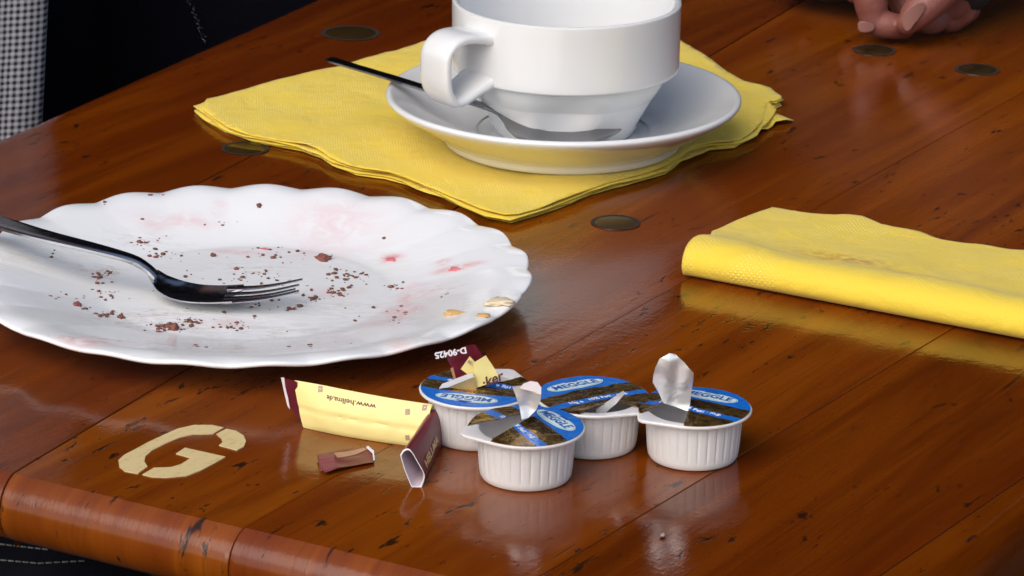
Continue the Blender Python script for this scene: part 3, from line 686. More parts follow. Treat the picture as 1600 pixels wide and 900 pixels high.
# ------------------------------------------------------------------ coffee creamers
RL, RC, HC = 1.88, 2.28, 1.75
def outl(a, ta, rl=RL, rc=RC):
    d = (a-ta+PI) % (2*PI) - PI; lim = math.acos(rl/rc)
    return rl if abs(d) >= lim else min(rc*.97, rl/math.cos(lim-abs(d)))
def creamer(px, py, rz, label, opening, tabang=-100, words=True):
    c = P(px, py); loc = Vector((c.x, c.y + 1.42, 0))
    t = empty('coffee_creamer', loc, R(rz), label, 'creamer', 'opened coffee creamers in the cluster before the plate')
    ta = R(tabang); rnd_ = random.Random(px)
    nfl = 30
    def rf(r, z, a):
        if .25 < z < 1.62 and r > 1.2:
            ph = (a*nfl/(2*PI)) % 1; e = min(ph, 1-ph)
            r -= .032*max(0, 1-e/.16)*min(1, (z-.25)/.2)*min(1, (1.62-z)/.1)
        return r, z
    prof = [(.01, .10), (1.1, .10), (1.2, 0.02), (1.32, 0.0), (1.42, .05), (1.48, .15), (1.50, .28), (1.52, .45), (1.545, .8), (1.575, 1.2), (1.595, 1.5), (1.60, 1.64), (1.62, 1.69)]
    v, f = lathe(prof, 240, rf)
    def ringv(r_, z, k=1.0):
        return [(min(outl(2*PI*q/240, ta)*k, r_ if r_ else 9)*math.cos(2*PI*q/240), min(outl(2*PI*q/240, ta)*k, r_ if r_ else 9)*math.sin(2*PI*q/240), z) for q in range(240)]
    for (r_, z, k) in ((None, 1.66, .985), (None, 1.645, 1.0), (None, 1.70, 1.005), (None, 1.735, .99), (1.60, 1.735, 1), (1.53, 1.70, 1), (1.50, 1.2, 1), (1.44, .4, 1), (1.3, .14, 1), (.01, .13, 1)):
        v += ringv(r_, z, k)
    f = grid_faces(len(prof)+10, 240, True); fixn(obj('cup', v, f, M['plastic'], t, 30))
    # lid, its opening torn out
    Mi = Matrix.Rotation(-R(rz), 3, 'Z')
    def loc_(qx, qy, z=HC): p = P(qx, qy, z); q = Mi @ Vector((p.x-loc.x, p.y-loc.y, 0)); return (q.x, q.y)
    op = [loc_(*q) if abs(q[0]) > 10 else q for q in opening]
    a0 = math.atan2(op[0][1], op[0][0]); a1 = math.atan2(op[-1][1], op[-1][0])    # rim points, going ccw from op[0] to op[-1] across the tab
    if (a0-a1) % (2*PI) < PI: op = op[::-1]; a0, a1 = a1, a0
    ol = []; span = (a0-a1) % (2*PI)
    n = int(span/(2*PI)*120)
    for k in range(n+1):
        a = a1 + span*k/n; r_ = outl(a, ta)*.975; ol.append((r_*math.cos(a), r_*math.sin(a)))
    inner = op[1:-1] if len(op) > 2 else []
    mid = []
    chain = [ol[-1]] + inner + [ol[0]]
    dn = dense(chain, .12, closed=False)
    for k, q in enumerate(dn[1:-1]): mid.append((q[0]+.02*mnoise.noise(Vector((k*.9, px, 0))), q[1]+.02*mnoise.noise(Vector((k*.9, px, 5)))))
    ol = ol + mid
    ops = [Vector(q) for q in mid]
    def lh(x, y):
        e = min([(Vector((x, y))-q).length for q in ops] or [9]); r_ = math.hypot(x, y)
        return HC + .012 + .055*math.exp(-e*e/.03)*(r_ < 1.75) + .018*mnoise.noise(Vector((x*2, y*2, px))) - .02*(r_ > 1.86)
    lid = sheet('lid', ol, .13, lh, .02, M['lid'], t, 40, estep=.12)
    up = lambda x, y, d: (x, y, lh(x, y) + d)
    # logo: pale oval with a thin green line and blue lettering, little hill on top
    def oval(nm, rx, ry, cx, cy, d, m):
        pl = [(cx+rx*math.copysign(abs(math.cos(q))**.8, math.cos(q)), cy+ry*math.sin(q)) for q in [2*PI*k/32 for k in range(32)]]
        pl = [q for q in pl if math.hypot(*q) < 1.8]; sheet(nm, pl, .12, lambda x, y: lh(x, y)+d, .004, m, lid, 40)
    LY = 1.10
    oval('logo_rim', 1.06, .33, 0, LY, .006, M['ink_white']); oval('logo_line', 1.03, .305, 0, LY, .010, M['green_line']); oval('logo_field', 1.0, .28, 0, LY, .014, M['pale_oval'])
    hill = [(-.26, .24), (-.2, .33), (-.12, .34), (-.06, .42), (.02, .36), (.10, .40), (.18, .33), (.27, .31), (.22, .24), (0, .27)]
    sheet('logo_crest', [(x, LY+y) for x, y in hill], .1, lambda x, y: lh(x, y)+.022, .004, M['ink_blue'], lid, 40)
    text_on('lettering', text_geo('MEGGLE', .46, bold=.013), M['ink_blue'], lid, lambda x, y: up(x, LY-.01+y, .022))
    # small print, clipped where the lid is torn away
    def small(txt, size, x0, y0, m, bold=0.0, sp=None):
        v, f = text_geo(txt, size, bold=bold)
        keep = []
        for q in f:
            cxm = sum(v[i][0] for i in q)/len(q)+x0; cym = sum(v[i][1] for i in q)/len(q)+y0
            if inside(ol, cxm, cym) and math.hypot(cxm, cym) < 1.72: keep.append(q)
        if keep:
            us = sorted({i for q in keep for i in q}); mp_ = {i: k for k, i in enumerate(us)}
            obj('lettering', [up(v[i][0]+x0, v[i][1]+y0, .008) for i in us], [tuple(mp_[i] for i in q) for q in keep], m, lid, None)
    if words:
        small('Haltbare Kaffeesahne', .235, 0, .43, M['ink_dark'], .006); small('crème à café · panna', .215, 0, .14, M['ink_dark'], .006)
        small('10g e   10% Fett · m.g.', .25, 0.0, -.33, M['ink_white'], .008)
        small('ultrahocherhitzt', .16, 0, -.72, M['ink_dark'], .004)
    return t, lid, loc_, loc
def foil(name, pts, y0, m, par_thing, bend=.2, seed=0.0, th=.02, lean=0.0):
    """standing scrap of foil or paper: outline by (px,py), bent about the plane y=y0; built in the frame of its thing"""
    W3 = [Q(a, b, y0) for a, b in pts]; zc = min(p.z for p in W3); xc = sum(p.x for p in W3)/len(W3)
    Mi = par_thing.matrix_basis.inverted()
    Lc = Vector(par_thing.location)*100; rz = par_thing.rotation_euler.z; Rm = Matrix.Rotation(-rz, 3, 'Z')
    def posf(x, z, h):
        p = Vector((x, y0 + h + lean*(z-zc), z)) - Lc; q = Rm @ p; return (q.x, q.y, q.z)
    return sheet(name, [(p.x, p.z) for p in W3], .1, lambda x, z: bend*math.sin((z-zc)*2.1+seed) + .10*bend*math.sin(9*(x-xc)+seed) + .3*bend*mnoise.noise(Vector((x*2.5, z*2.5, seed))), th, m, par_thing, 40, posf, estep=.1)

tA, lA, fA, cA = creamer(821, 770, -60, 'opened creamer at the front, its torn foil tab curled up in the middle', [(757, 694), (790, 677), (826, 655), (812, 650), (775, 658), (742, 665)], -99)
# the opening order is: first rim point, inner points, last rim point (going round the gap)
foil('foil_tab', [(815, 656), (812, 640), (806, 622), (800, 608), (812, 606), (830, 604), (846, 614), (845, 628), (838, 643), (826, 654)], cA.y+.05, M['silver'], tA, .16, .4, .02, .12)
foil('foil_tip', [(812, 607), (818, 600), (829, 596), (840, 598), (846, 606), (845, 617), (834, 612)], cA.y+.02, M['paper_white'], tA, .05, .1)
tB, lB, fB, cB = creamer(1085, 738, -27, 'rightmost opened creamer, with a tall silver foil tab standing up', [(1072, 658), (1077, 640), (1078, 628), (1038, 628), (1026, 638), (1012, 645)], -118)
foil('foil_tab', [(1036, 632), (1030, 618), (1020, 600), (1021, 588), (1024, 576), (1031, 562), (1046, 554), (1056, 556), (1070, 568), (1084, 584), (1083, 599), (1081, 614), (1079, 630), (1077, 645), (1060, 640)], cB.y-.35, M['silver'], tB, .17, 1.0, .02, .15)
tC, lC, fC, cC = creamer(925, 720, 31, 'opened creamer at the middle back, foil bent up like a narrow blade', [(905, 648), (930, 638), (960, 631), (993, 635)], -70)
foil('foil_tab', [(933, 647), (931, 640), (952, 626), (974, 611), (976, 616), (962, 632), (946, 645)], cC.y-1.0, M['silver'], tC, .05, .3)
tD, lD, fD, cD = creamer(742, 707, 164, 'opened creamer at the back left, torn sugar packet scraps stuck in it', [(.55, -1.95), (.3, -.6), (-.2, -.35), (-.75, -.7), (-1.3, -1.5)], -106)
foil('foil_flap', [(686, 607), (692, 600), (736, 583), (741, 588), (745, 610), (722, 609), (704, 606)], cD.y-.25, M['gold_edge'], tD, .05, .3)
foil('flap_edge', [(686, 607), (691, 600), (737, 583), (741, 589), (700, 605)], cD.y-.34, M['plastic'], tD, .04, .3, .03)

# ------------------------------------------------------------------ scraps standing in the back left creamer
s1 = empty('packet_scrap', (cD.x, cD.y+.3, 1.3), 0, 'crumpled maroon sugar packet scrap with white digits, standing in the back left creamer', 'paper scrap')
foil('paper', [(693, 552), (703, 549), (718, 547), (726, 542), (742, 539), (748, 548), (756, 560), (748, 580), (742, 596), (712, 596), (708, 582), (704, 575), (698, 562)], cD.y+.3, M['maroon'], s1, .14, .8, .02, .1)
foil('fold_edge', [(704, 576), (708, 574), (712, 590), (714, 598), (710, 598)], cD.y+.10, M['tan_paper'], s1, .03, .8, .02)
tg = text_geo('D-90425', .30, bold=.012)
def stand(px, py, yy, ang, lc):
    o = Q(px, py, yy); ca, sa = math.cos(ang), math.sin(ang)
    return lambda x, y: (o.x + x*ca - y*sa - lc.x, yy - lc.y, o.z + x*sa + y*ca - lc.z)
text_on('lettering', tg, M['ink_white'], s1, stand(704, 551, cD.y+.05, R(192), Vector((cD.x, cD.y+.3, 1.3))))
s2 = empty('packet_scrap', (cD.x, cD.y+.05, 1.4), 0, 'pale yellow square sugar packet scrap with handwriting-style print, in the back left creamer', 'paper scrap')
l2v = Vector((cD.x, cD.y+.05, 1.4))
foil('paper', [(740, 567), (750, 561), (759, 555.5), (770, 572), (781, 590), (763, 600), (744, 606), (741, 586)], cD.y-.1, M['yellow_paper'], s2, .04, .3)
foil('paper', [(734, 557), (743, 567), (744, 585), (733, 587), (720, 577)], cD.y+.02, M['yellow_paper'], s2, .04, 1.1)
foil('print_square', [(733, 562), (738, 566), (735, 570), (730, 566)], cD.y-.10, M['square_brown'], s2, .0, 0, .01)
text_on('lettering', text_geo('·ker', .46, bold=.012, shear=.3), M['ink_brown'], s2, stand(768, 594, cD.y-.24, R(26), l2v))

# ------------------------------------------------------------------ bent sugar stick packet
G0, G1 = P(476, 668), P(664, 706)
sk = empty('sugar_packet', (0, 0, 0), 0, 'torn sugar stick packet, pale yellow with maroon ends, bent and standing on edge', 'sugar packet')
tops = [(460, 594), (500, 601), (540, 609), (593, 619), (635, 626), (676, 632)]; bots = [(474, 668), (505, 675), (540, 682), (590, 690), (630, 696), (664, 702)]
cols = []
for (a, b), (c, d) in zip(tops, bots):
    g = P(c, d); tp = Q(a, b, g.y + .35); cols.append((*g, *tp))
cols = crspline(cols, 5); NC = len(cols)
def stick(s, t, side=1, out=0.0):     # s along 0..1, t up 0..1
    x = s*(NC-1); i = min(NC-2, int(x)); q = cols[i]*(1-(x-i)) + cols[i+1]*(x-i)
    p = Vector(q[:3]).lerp(Vector(q[3:]), t); T = Vector(cols[-1][:3])-Vector(cols[0][:3]); nn = Vector((T.y, -T.x, 0)).normalized()
    fat = .22*math.sin(PI*min(1, max(0, t)))**.6 * (.35+.65*min(1, s*5))
    crease = -.05*math.exp(-((t-.42)/.04)**2) if side > 0 else 0
    return p + nn*(side*(fat + crease) + out) + Vector((0, 0, .0)) + nn*(.035*mnoise.noise(Vector((s*7, t*3, 1))) + .015*mnoise.noise(Vector((s*22, t*8, 4))))*math.sin(PI*min(1, max(0, t)))
v = []; ns, nt = 40, 16
for i in range(ns+1):
    for k in range(nt+1): v.append(stick(i/ns, k/nt))
    for k in range(nt-1, 0, -1): v.append(stick(i/ns, k/nt, -1))
fixn(obj('yellow_sleeve', v, grid_faces(ns+1, 2*nt, True), M['yellow_paper'], sk, 40))
# crimped maroon end, left
yy = G0.y + .25
e_ = foil('crimped_end', [(441, 591), (452, 592), (464, 596), (469, 630), (476, 664), (466, 655), (456, 640), (449, 622), (444, 605)], yy, M['maroon'], sk, .04, .5, .03)
foil('torn_edge', [(439, 590), (444, 590), (446, 606), (450, 622), (453, 640), (449, 634), (445, 618), (442, 604)], yy-.06, M['paper_white'], sk, .03, .5, .02)
# right maroon tube, mouth towards the viewer
yf, yb = P(652, 761).y, P(690, 695).y
front = [(626, 711), (630, 704), (638, 701), (645, 708), (652, 720), (659, 732), (663, 742), (661, 753), (657, 761), (645, 761), (640, 752), (635, 740), (630, 726)]
backr = [(661, 668), (663, 655), (672, 641), (682, 636), (687, 640), (690, 650), (692, 665), (693, 682), (692, 695), (684, 696), (678, 692), (672, 684), (665, 676)]
Fp = [Q(a, b, yf + (761-b)*.006) for a, b in front]; Bp = [Q(a, b, yb + (695-b)*.002) for a, b in backr]
Fc = sum(Fp, Vector())/len(Fp); Bc = sum(Bp, Vector())/len(Bp); v = []; nF = len(Fp)
def smooth_ring(r): return [Vector(q) for q in crspline([tuple(p) for p in r]+[tuple(r[0])], 3)][:-1]
Fp, Bp = smooth_ring(Fp), smooth_ring(Bp); nF = len(Fp)
for q in range(9):
    u = q/8
    for a, b in zip(Fp, Bp): p = a.lerp(b, u); v.append(p + Vector((0, 0, .03*mnoise.noise(p*2))))
o = fixn(obj('maroon_sleeve', v, grid_faces(9, nF, True), M['maroon'], sk, 40))
v = []
for q in range(6):
    u = q/7 - .004
    for a, b in zip(Fp, Bp): p = a.lerp(b, u); cc = Fc.lerp(Bc, u); v.append(cc + (p-cc)*(.93 if q else .95))
obj('sleeve_lining', v, grid_faces(6, nF, True), M['paper_inner'], sk, 40)
v = []
for k_, (sc1, dy) in enumerate(((1.02, -.01), (1.03, -.03), (.95, -.04), (.93, 0))):
    for i, a in enumerate(Fp): cc = Fc; p = cc + (a-cc)*(sc1 + .02*mnoise.noise(Vector((i*.7, k_*.2, 0)))); v.append(p + Vector((0, dy, 0)))
obj('torn_rim', v, grid_faces(4, nF, True), M['paper_white'], sk, 60)
for (px, py) in ((512, 606), (636, 641), (661, 638), (641, 680)):
    p = P(px, py, 1.2)
    best = min(((s/100, t/30) for s in range(101) for t in range(31)), key=lambda st: (lambda w_: (w_[0]-px)**2+(w_[1]-py)**2)((lambda q: (800+FPX*((q.x*math.cos(ROLL)+(((q.y*-math.sin(PITCH)*-1)*0))) / 1) if False else 0, 0))(stick(*st))) if False else abs(st[0]-(px-470)/200.0)+abs(st[1]-{606: .93, 641: .80, 638: .93, 680: .25}[py]))
    s0, t0 = best
    qd = [(-.018, 0), (0, -.055), (.018, 0.01), (0.002, .06)]
    qd = [(-.015, -.07), (.022, -.05), (.016, .07), (-.02, .05)]
    obj('print_square', [stick(min(.995, s0+a), min(.99, t0+b), 1, .012) for a, b in qd], [(0, 1, 2, 3)], M['square_brown'], sk, None)
LK = (Vector(cols[-1][:3])-Vector(cols[0][:3])).length
text_on('lettering', text_geo('www.hellma.de', .235, bold=.004), M['ink_brown'], sk, lambda x, y: stick(.43 - x/LK, .80 - y/1.6, 1, .014))
# HELLMA lettering on the maroon side facing right
def side(u, t):
    def at_(ring, x): k = int(x); return ring[k % nF].lerp(ring[(k+1) % nF], x-k)
    a = at_(Fp, 24 - 13*t); b = at_(Bp, 24 - 10*t)
    return a.lerp(b, u) + Vector((.035, -.05, .03))
text_on('lettering', text_geo('HELLMA', .42, bold=.010), M['ink_gold'], sk, lambda x, y: side(.40 + x/2.6, .62 + y/1.3))

# ------------------------------------------------------------------ small torn maroon piece
sm_ = empty('packet_scrap', (0, 0, 0), 0, 'small flat torn maroon packet end with a tan stripe, lying before the yellow packet', 'paper scrap')
h_ = lambda x, y: .12 + .02*math.sin(x*3+y) + .03*mnoise.noise(Vector((x*2, y*2, 4)))
ol = [P(a, b, .1) for a, b in [(495, 712), (512, 709), (545, 702), (571, 697), (582, 700), (585, 712), (584, 722), (560, 727), (530, 733), (507, 739), (500, 728)]]
sheet('paper', [(p.x, p.y) for p in ol], .15, h_, .02, M['maroon'], sm_)
ol = [P(a, b, .16) for a, b in [(522, 708), (545, 703), (568, 698), (574, 701), (556, 708), (540, 713), (528, 715)]]
sheet('tan_stripe', [(p.x, p.y) for p in ol], .15, lambda x, y: h_(x, y)+.02, .02, M['tan_paper'], sm_)
ol = [P(a, b, .2) for a, b in [(572, 697), (575, 695), (584, 702), (585.5, 716), (583.5, 716), (582, 706)]]
sheet('torn_edge', [(p.x, p.y) for p in ol], .1, lambda x, y: h_(x, y)+.05, .02, M['paper_white'], sm_)
v = []; f = []
for k in range(9):
    for (a, b) in (((497+k*2.6, 712), (509+k*2.6, 737-k*.7)), ((509+k*2.6-9, 735-k*.6), (500+k*2.6, 712-k*.3))):
        p, q = P(a[0], a[1], .15), P(b[0], b[1], .15); d = (q-p).normalized(); sdd = Vector((-d.y, d.x, 0))*.011; i = len(v)
        for c in (p-sdd, p+sdd, q+sdd, q-sdd): v.append((c.x, c.y, h_(c.x, c.y)+.012))
        f.append((i, i+1, i+2, i+3))
obj('crimp_lines', v, f, plain('pink_crimp', (.34, .09, .10), .5), sm_, None)

# tiny grain of sugar on the wood
p = P(1036, 839); v, f = lump(.09, 5, .8, 2); o = obj('sugar_grain', v, f, plain('sugar', (.30, .22, .22), .2, 900, .2, .4), None, None); o.location = (p.x*S, p.y*S, .0006)
tag(o, 'tiny glinting grain lying alone on the wood at the front', 'grain')

#PEOPLE
def head(par, c, facing, m, mh):
    f_ = Vector((math.cos(facing), math.sin(facing), 0)); s_ = Vector((-f_.y, f_.x, 0)); c = Vector(c); Z = Vector((0, 0, 1))
    tb = [[(*(c-Z*10-f_*2), 5.2), (*(c-Z*5-f_*1.5), 5.6)], [(*(c+Z*3-f_*1.5), 8.2), (*(c+Z*1+f_*.6), 7.6)], [(*(c-Z*4+f_*3), 5.4), (*(c-Z*7.5+f_*4.5), 3.3)],
          [(*(c+Z*1.5+f_*8.0), .9), (*(c-Z*2+f_*9.6), 1.3)], [(*(c-Z*5+f_*6.8-s_*1.8), .8), (*(c-Z*5+f_*7.2), 1.0), (*(c-Z*5+f_*6.8+s_*1.8), .8)]]
    for sg in (-1, 1): tb.append([(*(c+s_*sg*7.6+Z*1.5-f_*1), 1.3), (*(c+s_*sg*7.9-Z*2-f_*.6), 1.1)])
    h = blobby('head', tb, m, par, .6, 4)
    for sg in (-1, 1):
        v, f = lump(1.15, 3, 1.0, 2); bmv = [tuple(Vector(q)*.85 + c + f_*7.3 + s_*sg*3.1 + Z*.8) for q in v]; obj('eye', bmv, f, plain('eye', (.5, .48, .45), .2), h, None)
    blobby('hair', [[(*(c+Z*5.5-f_*2.5), 8.2), (*(c+Z*1-f_*4), 8.4)], [(*(c+Z*8+f_*2), 5), (*(c+Z*7-f_*3), 6)], [(*(c-Z*2-f_*6), 6), (*(c-Z*7-f_*6), 5)]], mh, par, .7, 4)
def seated(label, base, facing, cloth, arms, hb=None):
    t = empty('person', (0, 0, 0), 0, label, 'person'); f_ = Vector((math.cos(facing), math.sin(facing), 0)); s_ = Vector((-f_.y, f_.x, 0)); b = Vector(base); Z = Vector((0, 0, 1))
    tb = [[(*(b+Z*-20), 13), (*(b+Z*0), 12.5), (*(b+Z*20), 13), (*(b+Z*33), 12)]]
    for sg in (-1, 1):
        tb.append([(*(b+s_*sg*7-Z*20), 12), (*(b+s_*sg*6), 10.5), (*(b+s_*sg*8+Z*20), 11), (*(b+s_*sg*12+Z*33), 8)])
        tb.append([(*(b+s_*sg*9-Z*24), 9.5), (*(b+s_*sg*10-Z*23+f_*20), 8.8), (*(b+s_*sg*11-Z*22+f_*42), 6.8)])
        tb.append([(*(b+s_*sg*11-Z*23+f_*42), 6.6), (*(b+s_*sg*11-Z*45+f_*43), 5.4), (*(b+s_*sg*11-Z*70+f_*44), 4.0)])
    tb += arms
    blobby('clothing', tb, cloth, t, 1.1, 6)
    head(t, b + Z*57, facing, M['skin'], M['hair'])
    return t
# person at the far left edge: black clothes under a houndstooth jacket
b1 = (-27, 190, 0); fc1 = R(-26); f1 = Vector((math.cos(fc1), math.sin(fc1), 0)); s1_ = Vector((-f1.y, f1.x, 0)); B1 = Vector(b1)
p1 = seated('seated person in black clothes and an open houndstooth jacket, beyond the far left table edge', b1, fc1, M['black_cloth'],
       [[(*(B1+s1_*17+Vector((0, 0, 34))), 6), (*(B1+s1_*20+f1*6+Vector((0, 0, 12))), 5.2), (*(B1+s1_*14+f1*20+Vector((0, 0, -6))), 4.6)],
        [(*(B1-s1_*17+Vector((0, 0, 34))), 6), (*(B1-s1_*20+f1*2+Vector((0, 0, 12))), 5.4), (*(B1-s1_*14+f1*6+Vector((0, 0, -8))), 5)]])
# lap cloth that closes the gap beneath the table edge
e1 = Q(70, 120, 164.0); e2 = Q(-40, 120, 163.0)
jp = crspline([(e1.x-.3, e1.y+.6), (e1.x-.1, e1.y), (e1.x-1.2, e1.y-.8), (e1.x-3.5, e1.y-1.0), (e1.x-9, e1.y+1), (e1.x-16, e1.y+8), (e1.x-20, e1.y+20), (e1.x-20, e1.y+34), (e1.x-12, e1.y+46), (e1.x, e1.y+56)], 8)
v = []; uv = []; nz = 40; arcs = [0]
for i in range(1, len(jp)): arcs.append(arcs[-1]+math.hypot(jp[i][0]-jp[i-1][0], jp[i][1]-jp[i-1][1]))
for k in range(nz+1):
    z = -30 + 66*k/nz
    for i, p in enumerate(jp):
        wv = .35*math.sin(arcs[i]*.9 + z*.05)*min(1, arcs[i]/3); lean = -.03*(z-4) if z < 4 else .02*(z-4)
        v.append((p[0] + (lean if i < 30 else 0)*1.0 - (.10*(4-z) if z < 4 else 0), p[1] + wv, z)); uv.append((arcs[i], z))
jk = obj('houndstooth_jacket', v, grid_faces(nz+1, len(jp)), M['hound'], p1, None, uv); smd = jk.modifiers.new('cloth', 'SOLIDIFY'); smd.thickness = .004
# glinting seam on the black clothing
v = []; f = []; rs_ = random.Random(2); pr_ = []
for k in range(40):
    u = k/39; px = 290 + 32*u + rs_.uniform(-3, 3); py = -12 + 80*u + rs_.uniform(-2, 2); q = Q(px, py, 176.0); g = lump(.022+.014*rs_.random(), k, .8, 1)
    pr_.append(([tuple(Vector(a)+q) for a in g[0]], g[1]))
v, f = merge(pr_); tag(obj('sequin_seam', v, f, M['steel'], p1, None), kind='stuff')
sx_ = [Q(230, 130, 176.2), Q(420, 130, 176.2)]
v, f = merge([swept([(-17, 176+13.0, -30, 10), (-14, 176+12, -8, 12), (-13.5, 188, 10, 11.3), (-15, 189, 28, 9)], 24)])
obj('scarf', v, f, M['black_cloth'], p1, None)

# person behind on the right: only the curled hand shows
b2 = (66, 214, 0); B2 = Vector(b2); fc2 = R(-140); f2 = Vector((math.cos(fc2), math.sin(fc2), 0)); s2_ = Vector((-f2.y, f2.x, 0))
HY = P(1430, 52, 0.3).y
def HQ(px, py, dy, r): q = Q(px, py, HY+dy); return (q.x, q.y, q.z, r)
wr = HQ(1560, -190, 4.5, 2.6)
p2 = seated('person in dark clothing behind the far table edge, hands loosely curled', b2, fc2, M['dark_cloth'],
       [[(*(B2+s2_*17+Vector((0, 0, 34))), 6), (*(B2+s2_*20+f2*10+Vector((0, 0, 14))), 5.2), (wr[0]+3.5, wr[1]+7, wr[2]+2, 4.2), (wr[0]+.8, wr[1]+1.8, wr[2]+.4, 3.6)],
        [(*(B2-s2_*17+Vector((0, 0, 34))), 6), (*(B2-s2_*20+f2*8+Vector((0, 0, 12))), 5.2), (*(B2-s2_*12+f2*30+Vector((0, 0, 5))), 4)]])
hand = [
 [wr, HQ(1525, -110, 3.0, 2.3), HQ(1490, -60, 2.2, 2.0)],                                           # wrist into the palm
 [HQ(1500, -85, 2.2, 1.8), HQ(1440, -80, 1.6, 1.5), HQ(1400, -75, 1.2, 1.3)],
 [HQ(1495, -50, 1.6, 1.5), HQ(1490, -5, 1.3, 1.25), HQ(1497, 12, 1.4, .95)],
 [HQ(1400, -90, .6, 1.05), HQ(1368, -60, -.2, .92), HQ(1360, -15, -.7, .84), HQ(1362, 12, -.8, .78)],   # index: knuckle, middle joint
 [HQ(1362, 14, -.8, .74), HQ(1368, 33, -.9, .68), HQ(1390, 40, -1.0, .64), HQ(1412, 42, -.6, .58)],     # index: curled end, tip
 [HQ(1500, -60, 0.3, 1.3), HQ(1475, -25, -1.0, 1.02), HQ(1448, 6, -1.6, .86), HQ(1430, 24, -1.8, .76), HQ(1419, 36, -1.9, .56)],   # thumb
 [HQ(1440, -90, 1.6, 1.1), HQ(1412, -40, 1.2, .95), HQ(1420, 8, .8, .85), HQ(1452, 30, .6, .74), HQ(1470, 26, .9, .62)],      # middle
 [HQ(1470, -80, 2.3, 1.05), HQ(1450, -30, 2.2, .92), HQ(1462, 10, 1.6, .82), HQ(1485, 28, 1.2, .72), HQ(1500, 18, 1.6, .6)],  # ring
 [HQ(1500, -60, 2.8, 1.0), HQ(1490, -20, 2.6, .85), HQ(1500, 4, 2.2, .74), HQ(1512, 14, 2.0, .62)],                          # little
 [HQ(1390, -95, 2.0, .8), HQ(1335, -60, 2.6, .75), HQ(1300, -18, 3.0, .66), HQ(1286, -8, 3.2, .5)]]                        # other hand's finger behind
hand = hand[:-1]
blobby('hand', [[tuple(q) for q in crspline(h, 5)] for h in hand], M['skin'], p2, .09, 5)
def HU(px, py, dy, r): return HQ(px+6, py-16, dy, r)
other = [[HU(1330, -110, 4.5, 1.5), HU(1310, -60, 4.2, 1.1), HU(1290, -24, 4.0, .8), HU(1265, -6, 4.0, .62)], [HU(1350, -100, 4.2, 1.3), HU(1335, -50, 3.6, .95), HU(1322, -14, 3.2, .75), HU(1330, 2, 3.0, .6)],
         [HU(1325, -110, 5.0, 1.5), HU(1290, -80, 5.4, 1.0), HU(1262, -44, 5.4, .8), HU(1240, -20, 5.4, .6)], [HU(1320, -115, 5.6, 1.4), HU(1275, -95, 6.4, .95), HU(1240, -64, 6.6, .7), HU(1222, -44, 6.6, .55)],
         [HU(1370, -110, 4.4, 1.3), HU(1380, -60, 4.0, .95), HU(1372, -20, 3.4, .75)], [HU(1400, -200, 8, 2.6), HU(1340, -120, 5.0, 2.0)]]
blobby('hand', [[tuple(q) for q in crspline(h, 5)] for h in other], M['skin'], p2, .11, 5)
blobby('sleeve', [[HQ(1560, -250, 6.5, 4.2), HQ(1545, -170, 4.6, 3.8), HQ(1525, -100, 3.2, 3.2), HQ(1500, -62, 2.6, 2.5), HQ(1496, -42, 2.0, 2.1)], [HQ(1490, -80, 2.0, 2.7), HQ(1440, -76, 1.2, 2.3), HQ(1395, -70, .6, 1.9), HQ(1375, -56, .0, 1.45)],
   [HQ(1420, -240, 9.5, 4.2), HQ(1350, -150, 6.0, 3.6), HQ(1330, -90, 4.6, 2.6), HQ(1305, -62, 4.4, 2.1)], [HQ(1320, -110, 5.0, 2.4), HQ(1280, -80, 5.4, 2.0), HQ(1252, -52, 5.6, 1.5)], [HQ(1350, -100, 4.2, 2.4), HQ(1378, -60, 3.9, 1.5)]], M['dark_cloth'], p2, .25, 6)  # unseen cuffs added low over the hands, keeping skin out of the reflections
def nail(pts, yy, bulge):
    W3 = [Q(a, b, yy) for a, b in pts]; xc = sum(p.x for p in W3)/len(W3)
    sheet('fingernail', [(p.x, p.z) for p in W3], .07, lambda x, z: bulge*(x-xc)**2, .04, M['nail'], p2, None, lambda x, z, h: (x, yy+h, z), estep=.08)
nail(chaikin([(1408, 26), (1412, 45), (1419, 50), (1428, 38), (1448, 14), (1444, 4), (1434, 4), (1420, 12)], 1), HY-2.62, .35)
nail(chaikin([(1340, 34), (1341, 48), (1350, 51), (1366, 48), (1368, 38), (1352, 33)], 1), HY-1.62, .3)

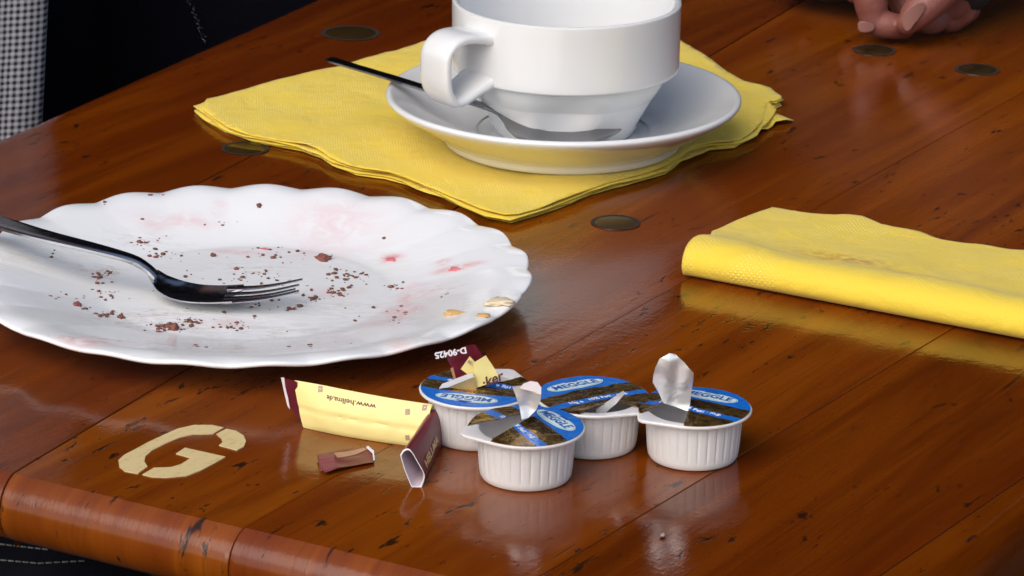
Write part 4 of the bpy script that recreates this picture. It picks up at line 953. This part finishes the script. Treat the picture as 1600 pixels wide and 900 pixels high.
# ------------------------------------------------------------------ bench and dark trouser leg seen under the near left table edge
ben = empty('bench', (-22, 172, -75), R(-29), 'dark green painted wooden bench in the shade under the table, at the bottom left', 'bench')
for k in range(3):
    v, f = boxg(-50, 50, -14+k*9.3, -14+k*9.3+8.8, 50, 52.5); obj('seat_board', v, f, M['green_paint'], ben, smooth=False)
for x in (-50, 30):
    for y in (-10, 9): v, f = boxg(x, x+5, y, y+5, 0, 49.8); obj('leg', v, f, M['green_paint'], ben, smooth=False)
dc = empty('garment', (-30, 130, -17), 0, 'dark denim trouser leg with pale stitched seams, below the table at bottom left', 'garment')
RD = 7.5
def dcen(x): return Vector((x, .25*x - .01*x*x*.2, -.02*x)), RD*(1 - max(0, (x-9)/9)**2*.8 if x > 9 else 1)
v = []; nd = 40; xs_ = [-40 + 57.5*k/60 for k in range(61)]
for x in xs_:
    c, rr = dcen(x)
    for k in range(nd): a = 2*PI*k/nd; q = rr*(1+.035*math.sin(x*.7+2*a)+.02*math.sin(x*1.9+a)); v.append((c.x, c.y+q*math.cos(a), c.z+q*math.sin(a)))
f = grid_faces(61, nd, True); f += [tuple(range(nd)), tuple(reversed(range(60*nd, 61*nd)))]
fixn(obj('cloth', v, f, M['denim'], dc, None))
def on_cyl(px, py):
    d = ray(px, py); best = None
    for k in range(900):
        p = Vector((0, 0, CH)) + d*(112 + k*.05)/d.y - Vector((-30, 130, -17)); c, rr = dcen(p.x)
        if math.hypot(p.y-c.y, p.z-c.z) < rr*1.035: return p
    return None
for (x0, y0, x1, y1) in ((0, 850, 78, 859), (2, 875, 60, 880), (60, 880, 136, 876)):
    n = int((x1-x0)/11); prt = []
    for k in range(n):
        a = on_cyl(x0+(x1-x0)*k/n, y0+(y1-y0)*k/n); b = on_cyl(x0+(x1-x0)*(k+.6)/n, y0+(y1-y0)*(k+.6)/n)
        if a and b: prt.append(swept([(*a, .035), (*b, .035)], 6))
    if prt: v, f = merge(prt); obj('stitching', v, f, M['stitch'], dc, None)
